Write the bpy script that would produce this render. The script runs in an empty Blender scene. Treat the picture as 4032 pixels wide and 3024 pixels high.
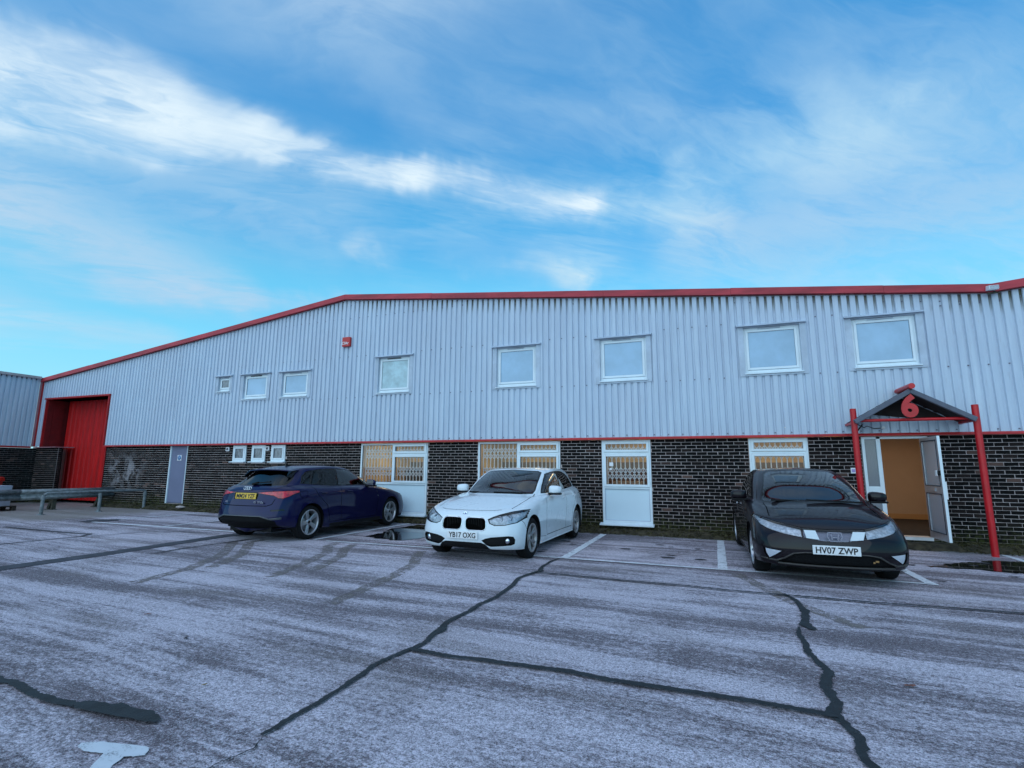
import bpy, bmesh, math, random
from math import pi, sin, cos, radians, sqrt
from mathutils import Vector, Matrix
rnd = random.Random(7)
scene = bpy.context.scene
COL = scene.collection

# ------------------------------------------------------------------ camera, sky, sun, exposure
F, PITCH, ROLL, YAW = 2022.39, 0.1600165, -0.0049455, 0.3662313
cam_data = bpy.data.cameras.new('camera')
cam_data.sensor_width = 36.0
cam_data.lens = F / 4032 * 36.0
cam_data.clip_start = 0.05
cam_data.clip_end = 3000
cam = bpy.data.objects.new('camera', cam_data)
COL.objects.link(cam)
fw = Vector((-sin(YAW)*cos(PITCH), cos(YAW)*cos(PITCH), sin(PITCH)))
rt = Vector((cos(YAW), sin(YAW), 0)); dn = fw.cross(rt)
r2 = rt*cos(ROLL) + dn*sin(ROLL); d2 = -rt*sin(ROLL) + dn*cos(ROLL)
cm = Matrix.Identity(4)
for i in range(3):
    cm[i][0] = r2[i]; cm[i][1] = -d2[i]; cm[i][2] = -fw[i]
CAMP = Vector((0, -12.0, 1.47))
cm.translation = CAMP
cam.matrix_world = cm
scene.camera = cam

def project(p):
    q = Vector(p) - CAMP
    z = q.dot(fw)
    if z <= 0.1: return None
    return (q.dot(r2)/z*F + 2016, q.dot(d2)/z*F + 1512, z)

SUN_EL, SUN_AZ = radians(32), radians(192)      # azimuth measured from +Y clockwise: behind the camera, to its left
world = bpy.data.worlds.new('World'); scene.world = world; world.use_nodes = True
world.cycles.sampling_method = 'MANUAL'; world.cycles.sample_map_resolution = 512
W = world.node_tree; W.nodes.clear()
def wn(t, **k):
    n = W.nodes.new(t)
    for a, b in k.items(): setattr(n, a, b)
    return n
def _plug(tree, sock, v):
    if v is None: return
    if isinstance(v, bpy.types.NodeSocket): tree.links.new(v, sock)
    else: sock.default_value = v
def mathn(tree, op, a, b=None, c=None, clamp=False):
    n = tree.nodes.new('ShaderNodeMath'); n.operation = op; n.use_clamp = clamp
    _plug(tree, n.inputs[0], a); _plug(tree, n.inputs[1], b); _plug(tree, n.inputs[2], c)
    return n.outputs[0]
def vmath(tree, op, a, b=None, scale=None, out=0):
    n = tree.nodes.new('ShaderNodeVectorMath'); n.operation = op
    _plug(tree, n.inputs[0], a); _plug(tree, n.inputs[1], b)
    if scale is not None: _plug(tree, n.inputs['Scale'], scale)
    return n.outputs[out]
def noise(tree, vec, scale, detail=4, rough=0.55, dist=0.0):
    n = tree.nodes.new('ShaderNodeTexNoise'); _plug(tree, n.inputs['Vector'], vec)
    n.inputs['Scale'].default_value = scale; n.inputs['Detail'].default_value = detail
    n.inputs['Roughness'].default_value = rough; n.inputs['Distortion'].default_value = dist
    return n
def mapr(tree, v, a, b, c=0.0, d=1.0, smooth=True):
    n = tree.nodes.new('ShaderNodeMapRange'); n.interpolation_type = 'SMOOTHSTEP' if smooth else 'LINEAR'
    _plug(tree, n.inputs[0], v)
    for i, q in enumerate((a, b, c, d)): n.inputs[i+1].default_value = q
    return n.outputs[0]
def mixc(tree, f, a, b, mode='MIX'):
    n = tree.nodes.new('ShaderNodeMix'); n.data_type = 'RGBA'; n.blend_type = mode
    _plug(tree, n.inputs[0], f)
    for s, v in ((n.inputs[6], a), (n.inputs[7], b)):
        _plug(tree, s, v if isinstance(v, bpy.types.NodeSocket) else (*v, 1.0))
    return n.outputs[2]

sky = wn('ShaderNodeTexSky'); sky.sky_type = 'NISHITA'; sky.sun_disc = False
sky.sun_elevation = SUN_EL; sky.sun_rotation = SUN_AZ
sky.air_density = 1.0; sky.dust_density = 0.4; sky.ozone_density = 2.0
tc = wn('ShaderNodeTexCoord'); D = tc.outputs['Generated']
sepd = wn('ShaderNodeSeparateXYZ'); W.links.new(D, sepd.inputs[0])
zc = mathn(W, 'MAXIMUM', sepd.outputs[2], 0.0)
zz_ = mathn(W, 'ADD', zc, 0.14)
px_ = mathn(W, 'DIVIDE', sepd.outputs[0], zz_); py_ = mathn(W, 'DIVIDE', sepd.outputs[1], zz_)
cp = wn('ShaderNodeCombineXYZ'); W.links.new(px_, cp.inputs[0]); W.links.new(py_, cp.inputs[1])
rot = wn('ShaderNodeVectorRotate'); rot.rotation_type = 'Z_AXIS'; W.links.new(cp.outputs[0], rot.inputs[0]); rot.inputs['Angle'].default_value = radians(-41)
stretch = vmath(W, 'MULTIPLY', rot.outputs[0], (0.55, 1.45, 1.0))
w1 = noise(W, stretch, 1.3, 5, 0.6, 0.4)
warp = vmath(W, 'SCALE', vmath(W, 'SUBTRACT', w1.outputs['Color'], (0.5, 0.5, 0.5)), scale=0.9)
n_fib = noise(W, vmath(W, 'ADD', stretch, warp), 2.4, 6, 0.62, 0.3)
n_big = noise(W, vmath(W, 'ADD', cp.outputs[0], (3.1, 0.7, 0)), 0.75, 4, 0.5, 0.6)
n_fine = noise(W, vmath(W, 'ADD', vmath(W, 'MULTIPLY', rot.outputs[0], (0.75, 1.25, 1.0)), warp), 3.4, 7, 0.62, 0.9)
veil = mathn(W, 'MULTIPLY', mapr(W, n_big.outputs[0], 0.40, 0.66), mapr(W, n_fib.outputs[0], 0.30, 0.72))
# the streaks and banks the sky holds, as great arcs with a width each
dwarp = vmath(W, 'SCALE', vmath(W, 'SUBTRACT', noise(W, D, 3.2, 5, 0.60, 0.4).outputs['Color'], (0.5, 0.5, 0.5)), scale=0.15)
dw = vmath(W, 'ADD', D, dwarp)
def arc(A, B, w0, w1_, amt, soft=0.0):
    A = Vector(A); B = Vector(B); AB = B - A
    pa = vmath(W, 'SUBTRACT', dw, tuple(A))
    t = mathn(W, 'DIVIDE', vmath(W, 'DOT_PRODUCT', pa, tuple(AB), out=1), AB.length_squared, clamp=True)
    d = vmath(W, 'LENGTH', vmath(W, 'SUBTRACT', pa, vmath(W, 'SCALE', tuple(AB), scale=t)), out=1)
    w = mathn(W, 'MULTIPLY_ADD', t, w1_-w0, w0)
    r = mathn(W, 'DIVIDE', d, w)
    return mathn(W, 'MULTIPLY', mapr(W, r, 1.0, soft, 0.0, 1.0), amt)
arcs = [
 arc((-1.0, 0.05, 0.42), (-0.745, 0.432, 0.505), 0.15, 0.12, 1.0),
 arc((-0.745, 0.432, 0.505), (-0.655, 0.548, 0.520), 0.11, 0.065, 1.0),
 arc((-0.65, 0.56, 0.515), (-0.46, 0.723, 0.515), 0.045, 0.050, 0.75),
 arc((-0.46, 0.723, 0.515), (-0.161, 0.873, 0.461), 0.060, 0.055, 0.72),
 arc((-0.851, 0.336, 0.404), (-0.60, 0.653, 0.463), 0.20, 0.16, 0.50),
 arc((-0.568, 0.717, 0.405), (-0.216, 0.914, 0.344), 0.035, 0.05, 0.7),
 arc((-0.84, 0.47, 0.275), (-0.58, 0.76, 0.300), 0.028, 0.034, 0.9),
 arc((-0.876, 0.358, 0.322), (-0.74, 0.60, 0.285), 0.10, 0.07, 0.75),
 arc((-0.93, 0.25, 0.30), (-0.89, 0.36, 0.345), 0.12, 0.09, 0.75),
 arc((0.02, 0.917, 0.394), (0.45, 0.82, 0.35), 0.14, 0.17, 0.62),
 arc((0.20, 0.85, 0.48), (0.5, 0.72, 0.47), 0.12, 0.16, 0.5),
 arc((-0.02, 0.86, 0.494), (0.06, 0.894, 0.43), 0.05, 0.04, 0.35),
 arc((-0.92, 0.30, 0.215), (-0.80, 0.55, 0.19), 0.05, 0.045, 0.5),
 arc((-0.42, 0.665, 0.617), (-0.05, 0.80, 0.60), 0.12, 0.10, 0.22),
 arc((-0.80, 0.30, 0.60), (-0.45, 0.60, 0.66), 0.14, 0.10, 0.26),
  arc((-0.161, 0.873, 0.461), (0.05, 0.905, 0.42), 0.06, 0.04, 0.45),
]
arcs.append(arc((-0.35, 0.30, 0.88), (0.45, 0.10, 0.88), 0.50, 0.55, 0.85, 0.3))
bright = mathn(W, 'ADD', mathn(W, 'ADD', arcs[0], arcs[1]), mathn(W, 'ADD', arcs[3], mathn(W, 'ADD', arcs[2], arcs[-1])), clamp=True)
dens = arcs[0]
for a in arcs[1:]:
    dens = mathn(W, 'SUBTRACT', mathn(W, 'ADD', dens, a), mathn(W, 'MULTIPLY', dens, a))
tex = mapr(W, mathn(W, 'ADD', mathn(W, 'MULTIPLY', n_fib.outputs[0], 0.45), mathn(W, 'MULTIPLY', n_fine.outputs[0], 0.55)), 0.34, 0.60, 0.36, 1.0)
dens = mathn(W, 'MULTIPLY', dens, tex)
dens = mathn(W, 'ADD', dens, mathn(W, 'MULTIPLY', veil, 0.46), clamp=True)
# low haze bank near the horizon
hz = mapr(W, zc, 0.26, 0.02, 0.0, 0.30)
dens = mathn(W, 'MAXIMUM', dens, hz)
ramp = wn('ShaderNodeValToRGB'); W.links.new(zc, ramp.inputs[0]); ramp.color_ramp.interpolation = 'EASE'
re_ = ramp.color_ramp; re_.elements[0].position = 0.0; re_.elements[0].color = (0.30, 0.60, 0.76, 1); re_.elements[1].position = 1.0; re_.elements[1].color = (0.030, 0.15, 0.46, 1)
for q_, c_ in ((0.16, (0.20, 0.60, 0.70, 1)), (0.30, (0.125, 0.52, 0.70, 1)), (0.42, (0.050, 0.36, 0.64, 1)), (0.60, (0.040, 0.27, 0.58, 1))):
    k_ = re_.elements.new(q_); k_.color = c_
grad = vmath(W, 'SCALE', ramp.outputs[0], scale=4.2)
skyc = mixc(W, 1.0, sky.outputs[0], (0.50, 1.0, 1.25), 'MULTIPLY')
lowc2 = mixc(W, 0.75, skyc, grad)
cloudc = mixc(W, mapr(W, n_big.outputs[0], 0.35, 0.7), (1.75, 2.5, 3.25), (2.1, 3.0, 3.55))
cloudc = mixc(W, mapr(W, bright, 0.1, 0.7), cloudc, (2.9, 3.45, 3.8))
final = mixc(W, dens, lowc2, cloudc)
bg = wn('ShaderNodeBackground'); W.links.new(final, bg.inputs[0]); bg.inputs[1].default_value = 0.10
wo = wn('ShaderNodeOutputWorld'); W.links.new(bg.outputs[0], wo.inputs[0])

sun_data = bpy.data.lights.new('sun', 'SUN'); sun_data.energy = 0.5; sun_data.angle = radians(95); sun_data.color = (1.0, 0.975, 0.95)
sun = bpy.data.objects.new('sun', sun_data); COL.objects.link(sun)
sd = Vector((sin(SUN_AZ)*cos(SUN_EL), cos(SUN_AZ)*cos(SUN_EL), sin(SUN_EL)))
sun.rotation_euler = sd.to_track_quat('Z', 'Y').to_euler(); sun.location = (0, -30, 30)

scene.view_settings.view_transform = 'Standard'; scene.view_settings.look = 'None'
scene.view_settings.gamma = 1.0; scene.view_settings.exposure = 1.42
scene.render.resolution_x = 1024; scene.render.resolution_y = 768

# ------------------------------------------------------------------ helpers
def base_mat(name):
    m = bpy.data.materials.new(name); m.use_nodes = True
    t = m.node_tree; p = t.nodes['Principled BSDF']
    return m, t, p
def mat(name, col, rough=0.5, metal=0.0, coat=0.0, var=0.0, vscale=4.0, stretch=(1, 1, 1), bump=0.0, bscale=60.0, spec=0.5, rvar=0.0, coatr=0.03):
    m, t, p = base_mat(name)
    p.inputs['Roughness'].default_value = rough; p.inputs['Metallic'].default_value = metal
    p.inputs['Coat Weight'].default_value = coat; p.inputs['Coat Roughness'].default_value = coatr
    p.inputs['Specular IOR Level'].default_value = spec
    p.inputs['Base Color'].default_value = (*col, 1)
    if var or bump or rvar:
        c = t.nodes.new('ShaderNodeTexCoord'); v = vmath(t, 'MULTIPLY', c.outputs['Object'], stretch)
        n = noise(t, v, vscale, 6, 0.6)
        if var:
            lo = tuple(x*(1-var) for x in col); hi = tuple(min(1, x*(1+var)) for x in col)
            t.links.new(mixc(t, mapr(t, n.outputs[0], 0.3, 0.7), lo, hi), p.inputs['Base Color'])
        if rvar: t.links.new(mapr(t, n.outputs[0], 0.3, 0.7, rough-rvar, rough+rvar), p.inputs['Roughness'])
        if bump:
            n2 = noise(t, c.outputs['Object'], bscale, 4, 0.6); b = t.nodes.new('ShaderNodeBump')
            b.inputs['Strength'].default_value = bump; b.inputs['Distance'].default_value = 0.01
            t.links.new(n2.outputs[0], b.inputs['Height']); t.links.new(b.outputs[0], p.inputs['Normal'])
    return m
def emis(name, col, s):
    m, t, p = base_mat(name); p.inputs['Base Color'].default_value = (*col, 1)
    p.inputs['Emission Color'].default_value = (*col, 1); p.inputs['Emission Strength'].default_value = s
    return m
def glass_mat(name, tint, rough=0.02, trans=1.0, ior=1.45, refl=1.0, haze=None):
    m = bpy.data.materials.new(name); m.use_nodes = True; t = m.node_tree; t.nodes.clear()
    tr = t.nodes.new('ShaderNodeBsdfTransparent'); tr.inputs[0].default_value = (*tint, 1)
    gl = t.nodes.new('ShaderNodeBsdfGlossy'); gl.inputs['Roughness'].default_value = rough
    fr = t.nodes.new('ShaderNodeFresnel'); fr.inputs[0].default_value = ior
    mx = t.nodes.new('ShaderNodeMixShader'); o = t.nodes.new('ShaderNodeOutputMaterial')
    t.links.new(mathn(t, 'MULTIPLY', fr.outputs[0], refl, clamp=True), mx.inputs[0])
    src = tr.outputs[0]
    if haze:
        df = t.nodes.new('ShaderNodeBsdfDiffuse'); df.inputs[0].default_value = (*haze[0], 1); m2 = t.nodes.new('ShaderNodeMixShader'); m2.inputs[0].default_value = haze[1]
        t.links.new(src, m2.inputs[1]); t.links.new(df.outputs[0], m2.inputs[2]); src = m2.outputs[0]
    t.links.new(src, mx.inputs[1]); t.links.new(gl.outputs[0], mx.inputs[2]); t.links.new(mx.outputs[0], o.inputs[0])
    return m

class MB:
    """collects shapes and links them as ONE mesh object"""
    def __init__(s): s.v = []; s.f = []; s.smooth = []
    def add(s, vs, fs, sm=False):
        b = len(s.v); s.v += [tuple(x) for x in vs]; s.f += [tuple(b+i for i in f) for f in fs]; s.smooth += [sm]*len(fs)
        return s
    def box(s, x0, x1, y0, y1, z0, z1):
        vs = [(x, y, z) for x in (x0, x1) for y in (y0, y1) for z in (z0, z1)]
        return s.add(vs, [(0, 1, 3, 2), (4, 6, 7, 5), (0, 4, 5, 1), (2, 3, 7, 6), (0, 2, 6, 4), (1, 5, 7, 3)])
    def bar(s, a, b, w, h, up=(0, 0, 1)):
        a = Vector(a); b = Vector(b); d = (b-a).normalized(); u = Vector(up)
        if abs(d.dot(u)) > .98: u = Vector((0, 1, 0))
        r = d.cross(u).normalized()*w/2; u = r.cross(d).normalized()*h/2
        vs = [p + i*r + j*u for p in (a, b) for i in (-1, 1) for j in (-1, 1)]
        return s.add(vs, [(0, 1, 3, 2), (4, 6, 7, 5), (0, 4, 5, 1), (2, 3, 7, 6), (0, 2, 6, 4), (1, 5, 7, 3)])
    def tube(s, pts, r, n=12, caps=True):
        pts = [Vector(p) for p in pts]; rings = []; up = Vector((0, 0, 1))
        for i, p in enumerate(pts):
            d = (pts[min(i+1, len(pts)-1)] - pts[max(i-1, 0)]).normalized()
            u = up if abs(d.dot(up)) < .95 else Vector((0, 1, 0))
            a = d.cross(u).normalized(); b = d.cross(a).normalized()
            rr = r[i] if isinstance(r, (list, tuple)) else r
            rings.append([p + a*cos(2*pi*k/n)*rr + b*sin(2*pi*k/n)*rr for k in range(n)])
        vs = [q for g in rings for q in g]
        fs = [(i*n+k, i*n+(k+1) % n, (i+1)*n+(k+1) % n, (i+1)*n+k) for i in range(len(pts)-1) for k in range(n)]
        s.add(vs, fs, True)
        if caps:
            s.add(rings[0], [tuple(range(n))]); s.add(rings[-1], [tuple(range(n))[::-1]])
        return s
    def lathe(s, prof, n=32, axis='y', c=(0, 0, 0)):
        # prof: list of (radius, along)
        vs = []
        for k in range(n):
            a = 2*pi*k/n
            for r, h in prof:
                if axis == 'y': vs.append((c[0]+r*cos(a), c[1]+h, c[2]+r*sin(a)))
                elif axis == 'z': vs.append((c[0]+r*cos(a), c[1]+r*sin(a), c[2]+h))
                else: vs.append((c[0]+h, c[1]+r*cos(a), c[2]+r*sin(a)))
        m = len(prof)
        return s.add(vs, [(k*m+i, k*m+i+1, ((k+1) % n)*m+i+1, ((k+1) % n)*m+i) for k in range(n) for i in range(m-1)], True)
    def prism(s, poly, y0, y1, plane='xz'):
        n = len(poly)
        def P(p, y): return (p[0], y, p[1]) if plane == 'xz' else ((y, p[0], p[1]) if plane == 'yz' else (p[0], p[1], y))
        vs = [P(p, y0) for p in poly] + [P(p, y1) for p in poly]
        return s.add(vs, [tuple(range(n)), tuple(range(n, 2*n))[::-1]] + [(i, (i+1) % n, n+(i+1) % n, n+i) for i in range(n)])
    def build(s, name, m, parent=None, kind=None, bevel=0.0, recalc=True):
        me = bpy.data.meshes.new(name); me.from_pydata(s.v, [], s.f)
        me.polygons.foreach_set('use_smooth', s.smooth)
        if recalc:
            bm = bmesh.new(); bm.from_mesh(me); bmesh.ops.recalc_face_normals(bm, faces=bm.faces); bm.to_mesh(me); bm.free()
        me.materials.append(m); me.update()
        o = bpy.data.objects.new(name, me); COL.objects.link(o)
        if parent is not None: o.parent = parent
        if kind: o['kind'] = kind
        if bevel:
            b = o.modifiers.new('bevel', 'BEVEL'); b.width = bevel; b.segments = 2; b.limit_method = 'ANGLE'; b.angle_limit = radians(40)
        return o
def tag(o, label, cat, group=None):
    o['label'] = label; o['category'] = cat
    if group: o['group'] = group
    return o
def empty(name, loc, label, cat, group=None, rz=0.0):
    o = bpy.data.objects.new(name, None); COL.objects.link(o); o.location = loc; o.rotation_euler = (0, 0, rz); o.empty_display_size = .2
    return tag(o, label, cat, group)
def text_mesh(name, s, size, m, parent=None, loc=(0, 0, 0), rot=(pi/2, 0, 0), ext=0.002, off=0.0, sx=1.0, center=True, shear=0.0):
    c = bpy.data.curves.new(name, 'FONT'); c.body = s; c.size = size; c.extrude = ext; c.offset = off; c.shear = shear
    c.resolution_u = 4
    if center: c.align_x = 'CENTER'; c.align_y = 'CENTER'
    tmp = bpy.data.objects.new('tmp', c); COL.objects.link(tmp)
    dg = bpy.context.evaluated_depsgraph_get(); dg.update()
    me = bpy.data.meshes.new_from_object(tmp.evaluated_get(dg)); bpy.data.objects.remove(tmp)
    me.name = name; me.materials.clear(); me.materials.append(m)
    me.transform(Matrix.Translation(Vector(loc)) @ Matrix.Rotation(rot[2], 4, 'Z') @ Matrix.Rotation(rot[1], 4, 'Y') @ Matrix.Rotation(rot[0], 4, 'X') @ Matrix.Diagonal((sx, 1, 1, 1)))
    o = bpy.data.objects.new(name, me); COL.objects.link(o)
    if parent is not None: o.parent = parent
    return o

def gz(x, y): return -0.0085*y + 0.003*max(0.0, -x)

# ------------------------------------------------------------------ materials
def ground_mat():
    m, t, p = base_mat('worn_concrete_yard')
    c = t.nodes.new('ShaderNodeTexCoord'); P = c.outputs['Object']
    rz = t.nodes.new('ShaderNodeVectorRotate'); rz.rotation_type = 'Z_AXIS'; t.links.new(P, rz.inputs[0]); rz.inputs['Angle'].default_value = radians(4)
    R_ = rz.outputs[0]
    wv = vmath(t, 'SCALE', vmath(t, 'SUBTRACT', noise(t, R_, 0.5, 3).outputs['Color'], (.5, .5, .5)), scale=.25)
    Rw = vmath(t, 'ADD', R_, wv)
    band = noise(t, vmath(t, 'MULTIPLY', Rw, (0.16, 1.9, 1)), 1.0, 4, 0.55)            # wide sweeps along the building
    streak = noise(t, vmath(t, 'MULTIPLY', Rw, (0.45, 7.5, 1)), 1.0, 6, 0.68)
    patch = noise(t, R_, 0.9, 5, 0.6, 0.8)
    med = noise(t, vmath(t, 'MULTIPLY', R_, (17, 27, 1)), 1.0, 6, 0.8)
    fine = noise(t, P, 85, 4, 0.75)
    grit = noise(t, P, 190, 3, 0.8)
    s = mathn(t, 'ADD', mathn(t, 'MULTIPLY', band.outputs[0], 0.50), mathn(t, 'MULTIPLY', streak.outputs[0], 0.36))
    s = mathn(t, 'ADD', s, mathn(t, 'MULTIPLY', patch.outputs[0], 0.22))
    s = mathn(t, 'ADD', s, mathn(t, 'MULTIPLY', mathn(t, 'SUBTRACT', med.outputs[0], 0.5), 0.50))
    f1 = mapr(t, s, 0.455, 0.615)
    col = mixc(t, f1, (0.125, 0.094, 0.108), (0.60, 0.535, 0.60))
    brown = noise(t, vmath(t, 'MULTIPLY', R_, (0.35, 1.3, 1)), 1.0, 4, 0.6, 0.5)
    col = mixc(t, mapr(t, brown.outputs[0], 0.52, 0.72, 0, 0.6), col, (0.16, 0.125, 0.115))
    fw_ = mathn(t, 'ADD', mathn(t, 'MULTIPLY', fine.outputs[0], 0.6), mathn(t, 'MULTIPLY', grit.outputs[0], 0.4))
    col = mixc(t, mapr(t, fw_, 0.505, 0.585, 0, 0.8), col, (0.50, 0.49, 0.53))
    sp1 = noise(t, P, 55, 3, .8); sp2 = noise(t, P, 130, 2, .8)
    spk = mathn(t, 'ADD', mathn(t, 'MULTIPLY', sp1.outputs[0], .5), mathn(t, 'MULTIPLY', sp2.outputs[0], .5))
    k_ = mapr(t, spk, .43, .57, .52, 1.28); kc = t.nodes.new('ShaderNodeCombineXYZ')
    for q_ in range(3): t.links.new(k_, kc.inputs[q_])
    col = mixc(t, 1.0, col, kc.outputs[0], 'MULTIPLY')
    vo = t.nodes.new('ShaderNodeTexVoronoi'); vo.inputs['Scale'].default_value = 62; t.links.new(P, vo.inputs['Vector'])
    pit = mathn(t, 'MULTIPLY', mapr(t, vo.outputs['Distance'], 0.30, 0.16), mapr(t, noise(t, P, 24, 2).outputs[0], 0.42, 0.54))
    col = mixc(t, mathn(t, 'MULTIPLY', pit, 0.85), col, (0.035, 0.034, 0.042))
    # buff gravelly apron at the far left, by the barrier
    sx = t.nodes.new('ShaderNodeSeparateXYZ'); t.links.new(P, sx.inputs[0])
    ax = mapr(t, mathn(t, 'ADD', sx.outputs[0], mathn(t, 'MULTIPLY', patch.outputs[0], 2.0)), -13.8, -15.6)
    ay = mapr(t, mathn(t, 'ADD', sx.outputs[1], mathn(t, 'MULTIPLY', streak.outputs[0], 1.2)), -4.2, -2.8)
    buff = mixc(t, fw_, (0.17, 0.15, 0.125), (0.30, 0.27, 0.24))
    col = mixc(t, mathn(t, 'MULTIPLY', mathn(t, 'MULTIPLY', ax, ay), 0.8), col, buff)
    t.links.new(col, p.inputs['Base Color'])
    t.links.new(mapr(t, s, 0.40, 0.62, 0.72, 0.9), p.inputs['Roughness'])
    p.inputs['Specular IOR Level'].default_value = 0.35
    b = t.nodes.new('ShaderNodeBump'); b.inputs['Strength'].default_value = 0.55; b.inputs['Distance'].default_value = 0.012
    hsum = mathn(t, 'SUBTRACT', mathn(t, 'ADD', fine.outputs[0], mathn(t, 'MULTIPLY', med.outputs[0], 0.6)), mathn(t, 'MULTIPLY', pit, 0.5))
    t.links.new(hsum, b.inputs['Height'])
    t.links.new(b.outputs[0], p.inputs['Normal'])
    return m
def patchy(name, col, col2, wear, cov=0.5, scale=9, rough=0.7, stretch=(1, 1, 1)):
    """paint or dust lying thin on the yard: holes where it is worn through"""
    m, t, p = base_mat(name)
    c = t.nodes.new('ShaderNodeTexCoord'); P = vmath(t, 'MULTIPLY', c.outputs['Object'], stretch)
    n1 = noise(t, P, scale, 7, 0.72); n2 = noise(t, P, scale*9, 3, 0.7)
    t.links.new(mixc(t, n1.outputs[0], col, col2), p.inputs['Base Color']); p.inputs['Roughness'].default_value = rough
    s = mathn(t, 'ADD', mathn(t, 'MULTIPLY', n1.outputs[0], 0.6), mathn(t, 'MULTIPLY', n2.outputs[0], 0.4))
    t.links.new(mapr(t, s, cov-.08, cov+.06, 1-wear, 1.0), p.inputs['Alpha'])
    return m
def brick_mat():
    m, t, p = base_mat('dark_brick')
    g = t.nodes.new('ShaderNodeNewGeometry'); oi = t.nodes.new('ShaderNodeObjectInfo'); c = t.nodes.new('ShaderNodeTexCoord')
    r = mathn(t, 'FRACT', mathn(t, 'ADD', g.outputs['Random Per Island'], mathn(t, 'MULTIPLY', oi.outputs['Random'], 7.31)))
    cr = t.nodes.new('ShaderNodeValToRGB'); t.links.new(r, cr.inputs[0])
    e = cr.color_ramp; e.elements[0].position = 0; e.elements[0].color = (0.004, 0.004, 0.0045, 1); e.elements[1].position = 1; e.elements[1].color = (0.13, 0.078, 0.064, 1)
    for q, cc in ((0.50, (0.007, 0.006, 0.006, 1)), (0.80, (0.015, 0.011, 0.011, 1)), (0.965, (0.030, 0.020, 0.018, 1))):
        k = e.elements.new(q); k.color = cc
    pos = g.outputs['Position']
    n1 = noise(t, pos, 14, 5, 0.7); n2 = noise(t, pos, 70, 4, 0.7)
    col = mixc(t, mapr(t, mathn(t, 'ADD', mathn(t, 'MULTIPLY', n1.outputs[0], .5), mathn(t, 'MULTIPLY', n2.outputs[0], .5)), 0.52, 0.70, 0, 0.5), cr.outputs[0], (0.07, 0.056, 0.052))
    sp = t.nodes.new('ShaderNodeSeparateXYZ'); t.links.new(pos, sp.inputs[0])
    low = mapr(t, mathn(t, 'SUBTRACT', sp.outputs[2], mathn(t, 'MULTIPLY', mathn(t, 'SUBTRACT', noise(t, pos, 1.3, 4).outputs[0], 0.5), 0.9)), 0.62, 0.10)
    col = mixc(t, mathn(t, 'MULTIPLY', low, mapr(t, n1.outputs[0], .40, .62)), col, (0.050, 0.055, 0.014))
    # white bloom left of the grey door
    bx = mapr(t, mathn(t, 'ABSOLUTE', mathn(t, 'ADD', sp.outputs[0], 18.9)), 1.3, 0.2); bz = mapr(t, mathn(t, 'ABSOLUTE', mathn(t, 'SUBTRACT', sp.outputs[2], 1.25)), 0.75, 0.1)
    bl = mathn(t, 'MULTIPLY', mathn(t, 'MULTIPLY', bx, bz), mapr(t, noise(t, pos, 2.6, 5, .65).outputs[0], .46, .60))
    col = mixc(t, mathn(t, 'MULTIPLY', bl, .8), col, (0.34, 0.32, 0.34))
    t.links.new(col, p.inputs['Base Color']); p.inputs['Roughness'].default_value = 0.9; p.inputs['Specular IOR Level'].default_value = 0.12
    b = t.nodes.new('ShaderNodeBump'); b.inputs['Strength'].default_value = 0.6; b.inputs['Distance'].default_value = 0.008
    t.links.new(n2.outputs[0], b.inputs['Height']); t.links.new(b.outputs[0], p.inputs['Normal'])
    return m
def mortar_mat():
    m, t, p = base_mat('mortar'); g = t.nodes.new('ShaderNodeNewGeometry'); pos = g.outputs['Position']
    n = noise(t, pos, 5, 6, .7); n2 = noise(t, pos, 60, 3, .7)
    col = mixc(t, n.outputs[0], (0.42, 0.345, 0.34), (0.68, 0.59, 0.58))
    sp = t.nodes.new('ShaderNodeSeparateXYZ'); t.links.new(pos, sp.inputs[0])
    low = mapr(t, mathn(t, 'SUBTRACT', sp.outputs[2], mathn(t, 'MULTIPLY', mathn(t, 'SUBTRACT', noise(t, pos, 1.3, 4).outputs[0], 0.5), 0.9)), 0.62, 0.08)
    col = mixc(t, mathn(t, 'MULTIPLY', low, .8), col, (0.075, 0.070, 0.025))
    lft = mapr(t, sp.outputs[0], -20.5, -22.5)
    col = mixc(t, mathn(t, 'MULTIPLY', lft, .35), col, (0.14, 0.10, 0.09))
    t.links.new(col, p.inputs['Base Color']); p.inputs['Roughness'].default_value = .95
    b = t.nodes.new('ShaderNodeBump'); b.inputs['Strength'].default_value = 0.4; b.inputs['Distance'].default_value = 0.005
    t.links.new(n2.outputs[0], b.inputs['Height']); t.links.new(b.outputs[0], p.inputs['Normal'])
    return m
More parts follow.
